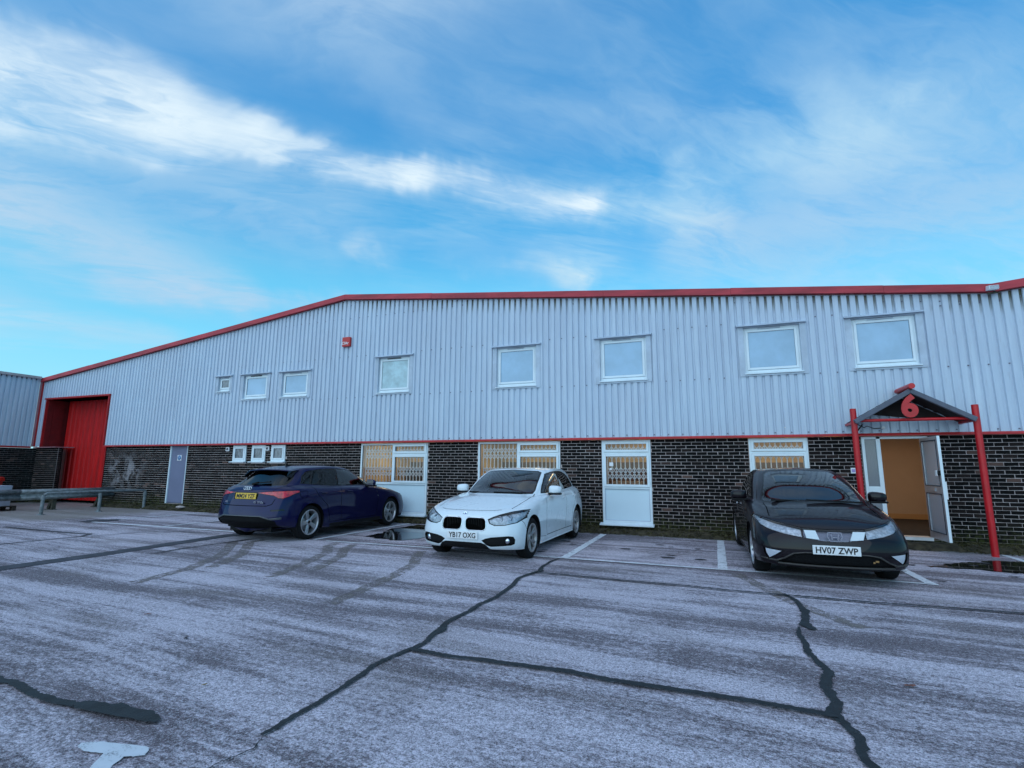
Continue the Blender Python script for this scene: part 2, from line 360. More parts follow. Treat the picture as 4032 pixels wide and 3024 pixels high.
def cladding_mat():
    m, t, p = base_mat('grey_steel_cladding'); g = t.nodes.new('ShaderNodeNewGeometry'); pos = g.outputs['Position']
    n = noise(t, vmath(t, 'MULTIPLY', pos, (9, 9, 0.6)), 1.0, 6, .7); n2 = noise(t, pos, 0.5, 4); n3 = noise(t, vmath(t, 'MULTIPLY', pos, (26, 26, 3)), 1.0, 5, .7)
    col = mixc(t, mapr(t, n.outputs[0], .3, .75), (0.49, 0.575, 0.68), (0.60, 0.69, 0.78))
    col = mixc(t, mapr(t, n2.outputs[0], .3, .7, 0, .22), col, (0.46, 0.47, 0.54))
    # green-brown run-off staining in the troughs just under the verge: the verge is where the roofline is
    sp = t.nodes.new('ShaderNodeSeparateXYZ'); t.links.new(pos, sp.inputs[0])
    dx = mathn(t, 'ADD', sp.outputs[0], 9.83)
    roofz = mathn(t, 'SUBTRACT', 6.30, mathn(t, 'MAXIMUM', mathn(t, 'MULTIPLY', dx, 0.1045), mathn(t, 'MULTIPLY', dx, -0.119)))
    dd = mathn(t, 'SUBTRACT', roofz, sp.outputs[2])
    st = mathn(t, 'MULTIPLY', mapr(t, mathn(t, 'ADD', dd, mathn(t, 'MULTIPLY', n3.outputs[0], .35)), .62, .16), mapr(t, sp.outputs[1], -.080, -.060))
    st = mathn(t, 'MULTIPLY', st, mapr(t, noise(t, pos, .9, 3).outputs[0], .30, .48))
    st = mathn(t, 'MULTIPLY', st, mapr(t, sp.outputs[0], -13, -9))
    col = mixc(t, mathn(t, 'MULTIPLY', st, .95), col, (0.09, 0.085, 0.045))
    drip = mathn(t, 'MULTIPLY', mapr(t, n3.outputs[0], .58, .70), .22)
    col = mixc(t, drip, col, (0.33, 0.31, 0.33))
    t.links.new(col, p.inputs['Base Color']); p.inputs['Roughness'].default_value = .55; p.inputs['Specular IOR Level'].default_value = .3
    return m
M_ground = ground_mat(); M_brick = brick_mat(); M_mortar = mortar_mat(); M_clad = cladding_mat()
M_flash = mat('grey_flashing', (0.47, 0.54, 0.63), .5, var=.12, vscale=3)
M_red = mat('red_coated_steel', (0.42, 0.012, 0.014), .45, var=.18, vscale=2.2)
M_fascia = mat('faded_red_fascia', (0.40, 0.030, 0.042), .6, var=.30, vscale=1.1, stretch=(1, 1, 5))
M_fascia_far = mat('chalky_red_flashing', (0.42, 0.19, 0.21), .7, var=.2, vscale=1.5)
M_pale = mat('pale_cap_flashing', (0.44, 0.38, 0.38), .6, var=.2)
M_red_door = mat('red_door_steel', (0.58, 0.008, 0.008), .55, var=.22, vscale=1.8, stretch=(5, 1, .5))
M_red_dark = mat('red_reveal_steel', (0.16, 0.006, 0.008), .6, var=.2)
M_red_pipe = mat('red_gloss_pipe', (0.52, 0.006, 0.012), .35, var=.12, vscale=6)
M_upvc = mat('white_upvc', (0.74, 0.82, 0.86), .3, var=.04, vscale=3)
M_upvc_panel = mat('white_infill_panel', (0.66, 0.80, 0.87), .25, var=.03, vscale=1.0)
M_gasket = mat('black_gasket', (0.03, 0.035, 0.05), .6)
M_alu = mat('satin_aluminium', (0.56, 0.57, 0.60), .35, metal=.6, var=.08, vscale=9)
M_greydoor = mat('grey_painted_door', (0.17, 0.185, 0.28), .5, var=.07, vscale=1.5)
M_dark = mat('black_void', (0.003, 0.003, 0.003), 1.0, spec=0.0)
M_slate = mat('slate_grey_capping', (0.10, 0.11, 0.145), .55, var=.15)
M_soffit = mat('dark_soffit_board', (0.022, 0.016, 0.014), .8, var=.3)
M_white = mat('white_plastic', (0.8, 0.8, 0.82), .4)
M_black = mat('black_plastic', (0.007, 0.007, 0.008), .6, spec=.2, bump=.15, bscale=300)
M_galv = mat('weathered_galvanised_steel', (0.19, 0.21, 0.22), .6, metal=.2, var=.35, vscale=9, bump=.3, bscale=40)
M_rust = mat('mossy_rusty_steel', (0.055, 0.050, 0.035), .85, var=.5, vscale=14)
M_wood = mat('old_pallet_wood', (0.055, 0.040, 0.032), .9, var=.4, vscale=10)
M_card = mat('pale_carton', (0.42, 0.42, 0.50), .8, var=.12, vscale=5)
M_bin = mat('red_plastic_bin', (0.55, 0.022, 0.010), .5, var=.08)
def holes(m, cov, sc):
    t = m.node_tree; p = t.nodes['Principled BSDF']; c = t.nodes.new('ShaderNodeTexCoord')
    n = noise(t, c.outputs['Object'], sc, 6, .75); t.links.new(mapr(t, n.outputs[0], cov-.03, cov+.03), p.inputs['Alpha']); return m
M_tar = mat('bitumen_sealant', (0.012, 0.016, 0.019), .75, var=.4, vscale=12, bump=.5, bscale=60)
holes(M_tar, .335, 34)
M_paint = patchy('worn_white_paint', (0.66, 0.68, 0.72), (0.80, 0.82, 0.85), 0.72, cov=.43, scale=8)
M_paint_t = patchy('thick_white_paint', (0.50, 0.53, 0.57), (0.68, 0.71, 0.75), 0.7, cov=.43, scale=11)
M_tyremark = patchy('brown_tyre_track', (0.15, 0.125, 0.11), (0.22, 0.19, 0.18), 1.0, cov=.515, scale=10, stretch=(1.5, 1, 1))
M_tan = mat('tan_painted_wall', (0.46, 0.31, 0.20), .7, var=.05, vscale=1)
M_wall_shade = mat('dark_lower_wall_shade', (0.10, 0.052, 0.028), .8, var=.4)
M_office = mat('brown_office_wall', (0.58, 0.40, 0.15), .8, var=.35, vscale=.9)
M_carpet = mat('dark_brown_carpet', (0.016, 0.009, 0.006), .95, var=.6, vscale=6)
M_grille = mat('cream_security_grille', (0.80, 0.76, 0.72), .45)
M_soil = mat('mossy_gritty_soil', (0.045, 0.036, 0.020), .95, var=.6, vscale=9, bump=.8, bscale=30)
M_leafw = mat('brown_green_weed', (0.070, 0.062, 0.022), .8, var=.6, vscale=12)
M_leafd = mat('brown_dead_leaf', (0.16, 0.06, 0.04), .8, var=.4, vscale=60)
M_puddle, _t, _p = base_mat('puddle_water'); _p.inputs['Base Color'].default_value = (0.012, 0.011, 0.011, 1); _p.inputs['Roughness'].default_value = .035; _p.inputs['Specular IOR Level'].default_value = .9; _p.inputs['IOR'].default_value = 1.5
M_wglass = glass_mat('clear_window_glass', (0.92, 0.94, 0.96), .01, refl=.8)
M_rglass = glass_mat('reeded_glass', (0.62, 0.68, 0.74), .12, refl=1.6, haze=((.42, .46, .50), .5))
M_dglass = glass_mat('door_glass_pale_reflection', (0.70, 0.74, 0.80), .05, refl=1.4, haze=((.80, .86, .95), .55))  # whitish diffuse mix stands in for pale reflections on the open door's glass
M_frost = mat('frosted_window_glass', (0.30, 0.47, 0.63), .16, var=.12, vscale=1.2, spec=.8)
M_frost2 = mat('condensation_on_glass', (0.42, 0.58, 0.62), .3, var=.22, vscale=3.0, spec=.7)
M_frost3 = mat('dirty_frosted_glass', (0.20, 0.22, 0.24), .25, var=.45, vscale=7, stretch=(2, 1, 1), spec=.7)
M_lamp = emis('lit_ceiling_panel', (1.0, 0.76, 0.42), 4.4)
M_lamp2 = emis('lit_lobby_panel', (1.0, 0.84, 0.66), 4.4)
# ------------------------------------------------------------------ ground
def grid_sheet(name, xs, ys, m, dz=0.0, kind='structure'):
    vs = [(x, y, gz(x, y)+dz) for y in ys for x in xs]; n = len(xs)
    fs = [(j*n+i, j*n+i+1, (j+1)*n+i+1, (j+1)*n+i) for j in range(len(ys)-1) for i in range(n-1)]
    b = MB(); b.add(vs, fs); return b.build(name, m, None, kind, recalc=False)
def gz_far(x, y): return gz(x, y)
_xs = [-400, -60, -25, 0, 25, 60, 400]; _ys = [-400, -60, -20, 0, 20, 60, 400]
b = MB()
vs = [(x, y, (gz(x, y) if abs(y) < 30 and abs(x) < 70 else gz(max(-70, min(70, x)), max(-30, min(30, y))))) for y in _ys for x in _xs]
b.add(vs, [(j*7+i, j*7+i+1, (j+1)*7+i+1, (j+1)*7+i) for j in range(6) for i in range(6)])
ground = b.build('ground', M_ground, None, 'structure', recalc=False)

def ribbon(name, pts, w, m, dz, kind='structure', jag=0.0, wj=0.0, step=.02, seed=1, taper=False):
    """a flat strip following pts on the ground; w may be a list"""
    r = random.Random(seed); P = []; acc = 0
    for i in range(len(pts)-1):
        a = Vector((*pts[i], 0)); c = Vector((*pts[i+1], 0)); L = (c-a).length; n = max(1, int(L/step))
        wa = w[i] if isinstance(w, list) else w; wb = w[i+1] if isinstance(w, list) else w
        for k in range(n + (1 if i == len(pts)-2 else 0)):
            t = k/n; P.append((a.lerp(c, t), wa+(wb-wa)*t))
    vs = []; N = len(P)
    jn = [0, 0, 0]
    for i, (p, ww) in enumerate(P):
        d = (P[min(i+1, N-1)][0]-P[max(i-1, 0)][0]).normalized(); nrm = Vector((-d.y, d.x, 0))
        for q in range(3): jn[q] = jn[q]*.6 + r.uniform(-1, 1)*.5
        hw = ww/2
        if taper: hw *= min(1, 6*i/N + .1, 6*(N-1-i)/N + .1)
        for s, q in ((-1, 0), (1, 1)):
            x = p + nrm*(s*(hw*(1+wj*jn[q]*.9)+r.uniform(-.006,.006)*min(1,ww*25)) + jag*jn[2]); vs.append((x.x, x.y, gz(x.x, x.y)+dz))
    b = MB(); b.add(vs, [(2*i, 2*i+1, 2*i+3, 2*i+2) for i in range(N-1)])
    return b.build(name, m, None, kind, recalc=False)
def blob(name, poly, m, dz, jag=.02, seed=3, sub=5, kind='structure'):
    r = random.Random(seed); P = []
    for i in range(len(poly)):
        a = Vector((*poly[i], 0)); c = Vector((*poly[(i+1) % len(poly)], 0))
        for k in range(sub):
            q = a.lerp(c, k/sub) + Vector((r.uniform(-jag, jag), r.uniform(-jag, jag), 0)); P.append((q.x, q.y, gz(q.x, q.y)+dz))
    bm = bmesh.new(); bmesh.ops.triangulate(bm, faces=[bm.faces.new([bm.verts.new(p) for p in P])])
    for f in bm.faces:
        if f.normal.z < 0: f.normal_flip()
    me = bpy.data.meshes.new(name); bm.to_mesh(me); bm.free(); me.materials.append(m)
    o = bpy.data.objects.new(name, me); COL.objects.link(o); o['kind'] = kind; return o

# bay markings
for pts, w in (([(-6.95, -3.78), (-4.9, -3.70), (-2.66, -3.76), (2.52, -3.76)], .07), ([(-11.9, -.26), (-6.0, -.26), (-.6, -.29), (5.6, -.29), (9, -.30)], .05),
               ([(-2.29, -.34), (-2.26, -3.72)], .13), ([(.10, -.34), (.08, -3.72)], .13), ([(2.52, -1.4), (2.52, -3.82)], .12),
               ([(-7.26, -.32), (-7.26, -3.74)], .10), ([(4.63, -.36), (4.58, -3.9)], .11), ([(-14.37, -3.51), (-11.5, -3.50), (-9.6, -3.45)], .10),
               ([(-14.4, -.3), (-14.5, -3.5)], .10), ([(-12.0, -.3), (-11.92, -3.4)], .08)):
    ribbon('parking_line', pts, w, M_paint, .008, wj=.10, seed=int(abs(pts[0][0])*10))
TP = [(-2.985,-10.165),(-3.0,-10.14),(-2.975,-10.115),(-2.91,-10.09),(-2.82,-10.07),(-2.73,-10.055),(-2.65,-10.04),(-2.62,-10.07),(-2.60,-10.10),(-2.64,-10.125),(-2.68,-10.14),(-2.64,-10.23),(-2.58,-10.36),(-2.545,-10.46),(-2.63,-10.50),(-2.67,-10.40),(-2.72,-10.27),(-2.80,-10.16),(-2.86,-10.175),(-2.93,-10.18)]
blob('painted_letter', TP, M_paint_t, .008, jag=.004, sub=3)
# bitumen-sealed cracks and joints
C1 = [(-2.31,-3.86),(-2.36,-4.15),(-2.34,-4.71),(-2.27,-4.95),(-2.34,-5.21),(-2.38,-5.51),(-2.30,-5.94),(-2.28,-6.29),(-2.26,-6.57),(-2.30,-6.91),(-2.28,-7.20),(-2.31,-7.48),(-2.30,-7.66),(-2.24,-7.80),(-2.25,-7.95),(-2.20,-8.17),(-2.23,-8.36),(-2.27,-8.54),(-2.29,-8.72),(-2.26,-8.89),(-2.24,-9.14),(-2.23,-9.34),(-2.24,-9.48),(-2.23,-9.64),(-2.24,-9.75)]
W1 = [.03,.04,.05,.08,.06,.05,.06,.05,.05,.055,.05,.05,.05,.085,.055,.05,.05,.04,.04,.04,.04,.04,.04,.035,.02]
ribbon('crack_sealant', C1, W1, M_tar, .012, jag=.004, wj=.28)
ribbon('crack_sealant', [(-2.23,-9.75),(-2.17,-9.85),(-2.19,-9.93),(-2.22,-10.02),(-2.20,-10.15)], .008, M_tar, .010, jag=.008, wj=.6, step=.01, taper=True)
ribbon('crack_sealant', [(-2.23,-8.34),(-2.13,-8.35),(-1.91,-8.37),(-1.72,-8.35),(-1.55,-8.34),(-1.25,-8.33),(-.97,-8.31),(-.74,-8.35),(-.53,-8.35),(-.04,-8.34),(.18,-8.34),(.38,-8.36),(.60,-8.37)], .058, M_tar, .016, jag=.003, wj=.18, seed=4)
ribbon('crack_sealant', [(.70,-5.10),(.73,-5.19),(.78,-5.37),(.79,-5.69),(.80,-5.92),(.75,-6.21),(.73,-6.42),(.78,-6.54)], [.03,.05,.055,.05,.085,.06,.10,.05], M_tar, .012, jag=.006, wj=.45, seed=5)
ribbon('crack_sealant', [(.66,-6.50),(.63,-6.73),(.64,-6.99),(.62,-7.22),(.66,-7.43),(.69,-7.62),(.64,-7.79),(.62,-7.94),(.62,-8.09),(.63,-8.18),(.58,-8.33),(.61,-8.43),(.63,-8.51),(.65,-8.62),(.62,-8.74),(.62,-8.83),(.64,-8.91),(.66,-9.2),(.64,-9.6)], [.02,.04,.05,.055,.05,.06,.07,.06,.06,.065,.075,.06,.055,.06,.062,.055,.055,.05,.05], M_tar, .012, jag=.006, wj=.32, step=.02, seed=6)
ribbon('crack_sealant', [(-2.30,-5.08),(-1.80,-5.09),(-1.16,-5.13),(-.36,-5.13),(.16,-5.18),(.70,-5.19),(1.14,-5.19),(1.58,-5.20),(2.16,-5.15),(2.83,-5.13),(6,-5.2)], .05, M_tar, .016, jag=.004, wj=.25, seed=7)
ribbon('crack_sealant', [(-5.6,-9.80),(-4.8,-9.84),(-4.33,-9.85),(-4.21,-9.84),(-4.06,-9.86),(-3.87,-9.90),(-3.70,-9.905),(-3.57,-9.90),(-3.44,-9.88)], .055, M_tar, .012, jag=.006, wj=.3, step=.02, seed=8)
blob('tar_patch', [(-3.52,-9.89),(-3.45,-9.83),(-3.30,-9.82),(-3.26,-9.79),(-3.11,-9.80),(-3.00,-9.79),(-2.89,-9.82),(-2.85,-9.85),(-2.87,-9.88),(-2.96,-9.89),(-3.16,-9.91),(-3.32,-9.92),(-3.44,-9.93)], M_tar, .018, jag=.006, sub=5)
M_band = mat('old_tar_trench', (0.040, 0.040, 0.050), .75, var=.35, vscale=5, bump=.4, bscale=50)
ribbon('tar_trench', [(-8.5,-11.5),(-8.95,-7.8),(-9.0,-6.45),(-9.25,-4.05),(-9.25,-.4)], .34, M_band, .006, jag=.01, wj=.06, seed=9)
ribbon('crack_sealant', [(-8.33,-6.28),(-8.43,-5.44),(-8.39,-4.46),(-8.35,-3.9)], .05, M_tar, .012, jag=.006, wj=.4, seed=10, taper=True)
ribbon('crack_sealant', [(-14.8,-5.0),(-13.0,-5.05),(-12.1,-5.04),(-11.8,-5.0),(-11.6,-5.3),(-11.62,-6.0),(-11.66,-6.6),(-11.6,-7.6)], .06, M_band, .012, jag=.01, wj=.3, seed=11)
ribbon('crack_sealant', [(-11.42,-5.22),(-11.33,-4.39),(-10.67,-3.95),(-9.65,-3.85)], .035, M_band, .012, jag=.01, wj=.4, seed=12)
blob('oil_stain', [(-14.7,-3.6),(-14.85,-3.1),(-14.45,-2.75),(-14.2,-3.05),(-14.3,-3.6)], M_band, .010, jag=.05)
for pts in ([(-8.4,-4.2),(-8.37,-4.6),(-7.9,-5.1),(-7.30,-5.75),(-6.73,-6.73),(-6.5,-7.6)], [(-8.1,-4.1),(-8.08,-4.5),(-7.6,-5.0),(-7.05,-5.6),(-6.55,-6.55)],
            [(-6.61,-3.86),(-6.45,-4.3),(-6.00,-4.85),(-5.56,-5.91),(-5.30,-6.72)], [(-6.18,-3.91),(-6.0,-4.4),(-5.54,-5.08),(-5.09,-6.25)], [(-4.66,-4.09),(-4.45,-4.6),(-4.14,-5.18),(-3.94,-5.99),(-3.81,-6.83),(-3.71,-7.49)],
            [(.25,-4.0),(.45,-4.6),(.80,-5.6),(1.2,-6.3)]):
    ribbon('tyre_track', pts, .17, M_tyremark, .004, wj=.12, seed=int(abs(pts[0][0])*100))
# puddles
blob('puddle', [(-6.9,-.5),(-6.98,-1.6),(-6.72,-2.2),(-6.68,-2.85),(-6.35,-3.05),(-6.1,-3.02),(-5.9,-3.18),(-5.66,-3.05),(-5.5,-2.5),(-5.2,-2.9),(-4.6,-2.4),(-4.4,-1.2),(-4.6,-.5),(-5.6,-.4)], M_puddle, .010, jag=.05, sub=6, seed=21)
blob('puddle', [(2.95,-2.25),(3.25,-1.95),(3.56,-1.62),(3.9,-1.5),(4.12,-1.2),(4.6,-1.15),(5.4,-1.3),(5.6,-2.2),(4.6,-2.55),(4.03,-2.40),(3.6,-2.28)], M_puddle, .010, jag=.05, sub=6, seed=22)
for i in range(46):
    r = random.Random(100+i); x = r.uniform(-4.6, 2.9); y = r.uniform(-3.6, -.5)
    if i > 32: x = r.uniform(2.6, 5); y = r.uniform(-4.2, -1.2)
    s = r.uniform(.02, .07)
    blob('damp_spot', [(x+cos(a)*s*1.7, y+sin(a)*s*.8) for a in [k*pi/3 for k in range(6)]], M_band, .0105, jag=s*.3, sub=2, seed=i)
# raised mossy verge against the wall
def verge(x0, x1, seed):
    r = random.Random(seed); n = int((x1-x0)/.12); prof = [(-.30, -.01), (-.26, .035), (-.16, .09), (-.06, .125), (.02, .14)]
    vs = []
    for i in range(n+1):
        x = x0+(x1-x0)*i/n
        for k, (y, z) in enumerate(prof): vs.append((x, y + (r.uniform(-.03, .03) if k < 4 else 0), gz(x, y)+z + (r.uniform(-.012, .016) if k else 0)))
    m = len(prof); bb = MB(); bb.add(vs, [(i*m+k, (i+1)*m+k, (i+1)*m+k+1, i*m+k+1) for i in range(n) for k in range(m-1)], True)
    return bb.build('verge', M_soil, None, 'structure', recalc=False)
verge(-19.9, 9, 1)
def tufts(name, n, x0, x1, y0, y1, h, m, seed, zf):
    r = random.Random(seed); bb = MB()
    for i in range(n):
        x = r.uniform(x0, x1)
        if r.random() > .35 + .65*(.5+.5*sin(x*3.1)*sin(x*1.37+1)): continue
        y = y0+(y1-y0)*r.random()**.8; z = zf(x, y); a = r.uniform(0, 2*pi); hh = h*r.uniform(.4, 1.2); w = r.uniform(.008, .022)
        d = Vector((cos(a), sin(a), 0)); q = Vector((x, y, z)); l = Vector((r.uniform(-1, 1), r.uniform(-1, .6), 0))*hh*.8
        if i % 3:   # small flat leaves
            bb.add([q-d*w, q+d*w*1.2+Vector((0, 0, hh*.35)), q+l+Vector((0, 0, hh*.55)), q-d*w+l*.6+Vector((0, 0, hh*.3))], [(0, 1, 2, 3)])
        else: bb.add([q-d*w*.4, q+d*w*.4, q+l+Vector((0, 0, hh))], [(0, 1, 2)])
    return bb.build(name, m, None, 'stuff', recalc=False)
vz = lambda x, y: gz(x, y) + max(0, min(.14, (y+.30)*.5))
tufts('weeds', 26000, -19.8, 2.6, -.30, 0, .055, M_leafw, 5, vz)
tufts('weeds', 5000, 4.1, 8, -.32, 0, .05, M_leafw, 6, vz)

# ------------------------------------------------------------------ main building
hall = empty('industrial_building', (-9.5, 0, 0), 'long grey ribbed-steel industrial unit with red verge trim over a dark brick base', 'building')
HO = Vector((-9.5, 0, 0))
def place(o, root=None):
    """mesh data was written in world coordinates: shift it so that the part sits right under its thing"""
    return o
def to_local(o, off=HO):
    o.data.transform(Matrix.Translation(-off)); return o
XR = 9.0
def roof(x):
    if x < -9.83: return 6.47 - (-9.83-x)*.119
    if x < 5.10: return 6.47 - (x+9.83)*.1045
    return 4.91 + (x-5.10)*.1045
# openings in the brick: x0, x1, z0, z1
OPEN = [(-22.75, -20.03, -1, 3.9), (-16.72, -15.92, .25, 2.2), (-13.92, -13.36, 1.57, 2.2), (-13.15, -12.59, 1.57, 2.2), (-12.37, -11.81, 1.57, 2.2),
        (-9.11, -6.97, .21, 2.2), (-5.52, -3.35, .21, 2.2), (-2.36, -1.25, .18, 2.2), (.76, 1.87, .21, 2.2), (2.79, 3.88, .17, 2.2)]
bp = MB(); b = MB(); xs = sorted({-24.1, XR} | {o[0] for o in OPEN} | {o[1] for o in OPEN})
for a, c in zip(xs, xs[1:]):
    mid = (a+c)/2; op = [o for o in OPEN if o[0] < mid < o[1]]
    if not op: (bp if a < -23 else b).box(a if a > -24 else -24.35, c, .008, .115 if a < -23 else .22, -.4, 2.10)
    elif op[0][2] > 0: b.box(a, c, .008, .22, -.4, op[0][2])
wall = to_local(b.build('brick_wall', M_mortar, hall)); to_local(bp.build('brick_pier', M_mortar, hall))
# bricks
GA, ML = .0715, .2146
bricks = []
def brick_box(mb, x0, x1, z0, z1, r, y0=0.0, proud=None):
    j = lambda s=.0022: r.uniform(-s, s)
    f = y0 + r.uniform(-.003, .003)
    vs = [(x0+j(), f+j(.0012), z0+j()), (x1+j(), f+j(.0012), z0+j()), (x1+j(), f+j(.0012), z1+j()), (x0+j(), f+j(.0012), z1+j()),
          (x0, y0+.012, z0), (x1, y0+.012, z0), (x1, y0+.012, z1), (x0, y0+.012, z1)]
    # chamfered arris
    e = .004; cc = [(vs[0][0]+e, f-.003, vs[0][2]+e), (vs[1][0]-e, f-.003, vs[1][2]+e), (vs[2][0]-e, f-.003, vs[2][2]-e), (vs[3][0]+e, f-.003, vs[3][2]-e)]
    vs = cc + vs
    mb.add(vs, [(0, 1, 2, 3), (4, 5, 1, 0), (5, 6, 2, 1), (6, 7, 3, 2), (7, 4, 0, 3), (8, 9, 5, 4), (9, 10, 6, 5), (10, 11, 7, 6), (11, 8, 4, 7)])
r = random.Random(11)
for k in range(30):
    z1 = 2.093 - k*GA; z0 = z1 - .0600
    if z1 < .02: break
    x = -24.1 - (ML/2 if k % 2 else 0) + r.uniform(-.01, .01)
    while x < XR:
        segs = [(max(x, -24.09), min(x+ML-.0115, XR))]
        for o in OPEN:
            if z1 <= o[2]+.01 or z0 >= o[3]: continue
            ns = []
            for s0, s1 in segs:
                if s1 <= o[0] or s0 >= o[1]: ns.append((s0, s1))
                else:
                    if s0 < o[0]-.02: ns.append((s0, o[0]-.006))
                    if s1 > o[1]+.02: ns.append((o[1]+.006, s1))
            segs = ns
        for s0, s1 in segs:
            if s1-s0 > .035: bricks.append((s0, s1, z0, z1))
        x += ML + r.uniform(-.0015, .0015)
def vis(bk):
    a = project((bk[0], 0, bk[2])); c = project((bk[1], 0, bk[3]))
    if not a or not c or min(a[0], c[0]) < 0 or max(a[0], c[0]) > 4032: return 0
    if (a[0]+c[0])/2 > 2890 and (a[0]+c[0])/2 < 3500 and (a[1]+c[1])/2 > 1880: return 0   # behind the black car
    return abs((c[0]-a[0])*(c[1]-a[1]))
order = sorted(bricks, key=vis, reverse=True)
variants = {}
rb = random.Random(5); rest = MB()
for i, bk in enumerate(order):
    if i < 300:
        key = (round((bk[1]-bk[0])/.02), i % 4)
        if key not in variants:
            q = MB(); L = key[0]*.02; brick_box(q, -L/2, L/2, -.03075, .03075, rb)
            o = q.build('brick', M_brick, hall); variants[key] = (o.data, L)
        else:
            o = bpy.data.objects.new('brick', variants[key][0]); COL.objects.link(o); o.parent = hall
        o.location = Vector(((bk[0]+bk[1])/2, 0, (bk[2]+bk[3])/2)) - HO; o.scale = ((bk[1]-bk[0])/variants[key][1], 1, 1)
        o.rotation_euler = (0, 0, 0)
    else: brick_box(rest, *bk, rb)
to_local(rest.build('bricks', M_brick, hall, 'stuff'))

# ribbed cladding, one sheet at a time
RP = .152
CL_OPEN = [(-23.66, -20.01, 0, 3.93), (-14.79, -14.18, 3.79, 4.31), (-13.72, -12.60, 3.52, 4.31), (-12.16, -11.02, 3.52, 4.30),
           (-8.64, -7.52, 3.46, 4.51), (-5.03, -3.88, 3.45, 4.51), (-2.38, -1.21, 3.45, 4.51), (.75, 1.93, 3.45, 4.51), (2.76, 3.94, 3.45, 4.51)]
prof = [(0, -.090), (.090, -.090), (.103, -.054), (.139, -.054), (RP, -.090)]
def clad_sheet(x0, nr, top, opens, zb=2.15, name='cladding_sheet'):
    bb = MB()
    for i in range(nr):
        for (a, ya), (c, yc) in zip(prof, prof[1:]):
            xa, xc = x0+i*RP+a, x0+i*RP+c; mid = (xa+xc)/2
            cuts = sorted([(o[2], o[3]) for o in opens if o[0] < mid < o[1]]); z = zb
            rng = []
            for lo, hi in cuts:
                if lo > z: rng.append((z, lo))
                z = max(z, hi)
            rng.append((z, None))
            for lo, hi in rng:
                ta, tc = (top(xa), top(xc)) if hi is None else (hi, hi)
                bb.add([(xa, ya, lo), (xc, yc, lo), (xc, yc, tc), (xa, ya, ta)], [(0, 1, 2, 3)])
    return bb
x = -24.07; rs = random.Random(3)
while x < XR-.5:
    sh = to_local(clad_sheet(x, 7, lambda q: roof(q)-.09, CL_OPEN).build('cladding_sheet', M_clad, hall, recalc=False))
    sh.location = (0, rs.uniform(-.003, .003), 0)
    x += 7*RP
# side laps: each sheet's edge rib stands a touch proud of the next
for k in range(1, 31):
    xl = -24.07 + 7*RP*k
    if xl > XR or any(o[0]-.15 < xl < o[1]+.15 for o in CL_OPEN): continue
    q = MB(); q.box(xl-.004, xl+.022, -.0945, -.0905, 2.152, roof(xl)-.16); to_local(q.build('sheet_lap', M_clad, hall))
# fixings
b = MB(); i = 0; x = -24.07+.121
def scr(x, z, y=-.054, s=.011): b.box(x-s, x+s, y-.012, y+.001, z-s, z+s)
while x < XR:
    for z in (2.20, 3.40, 4.60, 5.75, roof(x)-.30):
        if z > roof(x)-.28: continue
        if any(o[0]-.14 < x < o[1]+.14 and o[2]-.06 < z < o[3]+.10 for o in CL_OPEN): continue
        scr(x, z)
    x += 2*RP
to_local(b.build('screw_heads', mat('dull_screw_head', (.16, .16, .22), .6), hall, 'stuff'))
# verge fascia in lengths, white drip trim under it, red drip band at the foot
def fascia(x0, x1, y0=-.20, y1=-.02, h=.155, m=M_fascia, name='fascia', dz=0.0):
    bb = MB(); z0, z1 = roof(x0)+dz, roof(x1)+dz
    vs = [(x0, y0, z0-h), (x0, y1, z0-h), (x0, y1, z0), (x0, y0+.02, z0), (x1, y0, z1-h), (x1, y1, z1-h), (x1, y1, z1), (x1, y0+.02, z1)]
    bb.add(vs, [(0, 1, 2, 3), (7, 6, 5, 4), (0, 4, 5, 1), (1, 5, 6, 2), (2, 6, 7, 3), (3, 7, 4, 0)])
    return to_local(bb.build(name, m, hall))
cuts = [-24.1, -21.3, -18.4, -15.6, -12.7, -9.83, -6.9, -5.1, -2.2, .6, 3.4, 5.10, 7.2, XR]
for i, (a, c) in enumerate(zip(cuts, cuts[1:])):
    fascia(a+.002, c-.002, dz=rs.uniform(-.004, .004)); fascia(a+.002, c-.002, -.125, -.03, .012, M_pale, 'drip_trim', -.158)
for i, (a, c) in enumerate([(-20.01, -15.1), (-15.1, -10.2), (-10.2, -5.3), (-5.3, -.4), (-.4, 4.5), (4.5, XR)]):
    bb = MB(); bb.prism([(-.13, 2.100), (-.13, 2.118), (-.105, 2.152), (-.01, 2.156), (-.01, 2.104)], a+.002, c-.002, 'yz')
    to_local(bb.build('drip_band', M_red, hall))
bb = MB(); bb.prism([(-.12, 2.10), (-.12, 2.13), (.5, 2.14), (.5, 2.10)], -24.08, -22.72, 'yz'); to_local(bb.build('pier_capping', M_fascia_far, hall))
for k in range(29):
    z1_ = 2.093-k*GA; q_ = MB(); brick_box(q_, .016, .112, z1_-.0615, z1_, rb); q_.v = [(-22.752+(-vy)+.012, vx, vz) for vx, vy, vz in q_.v]; to_local(q_.build('brick', M_brick, hall))
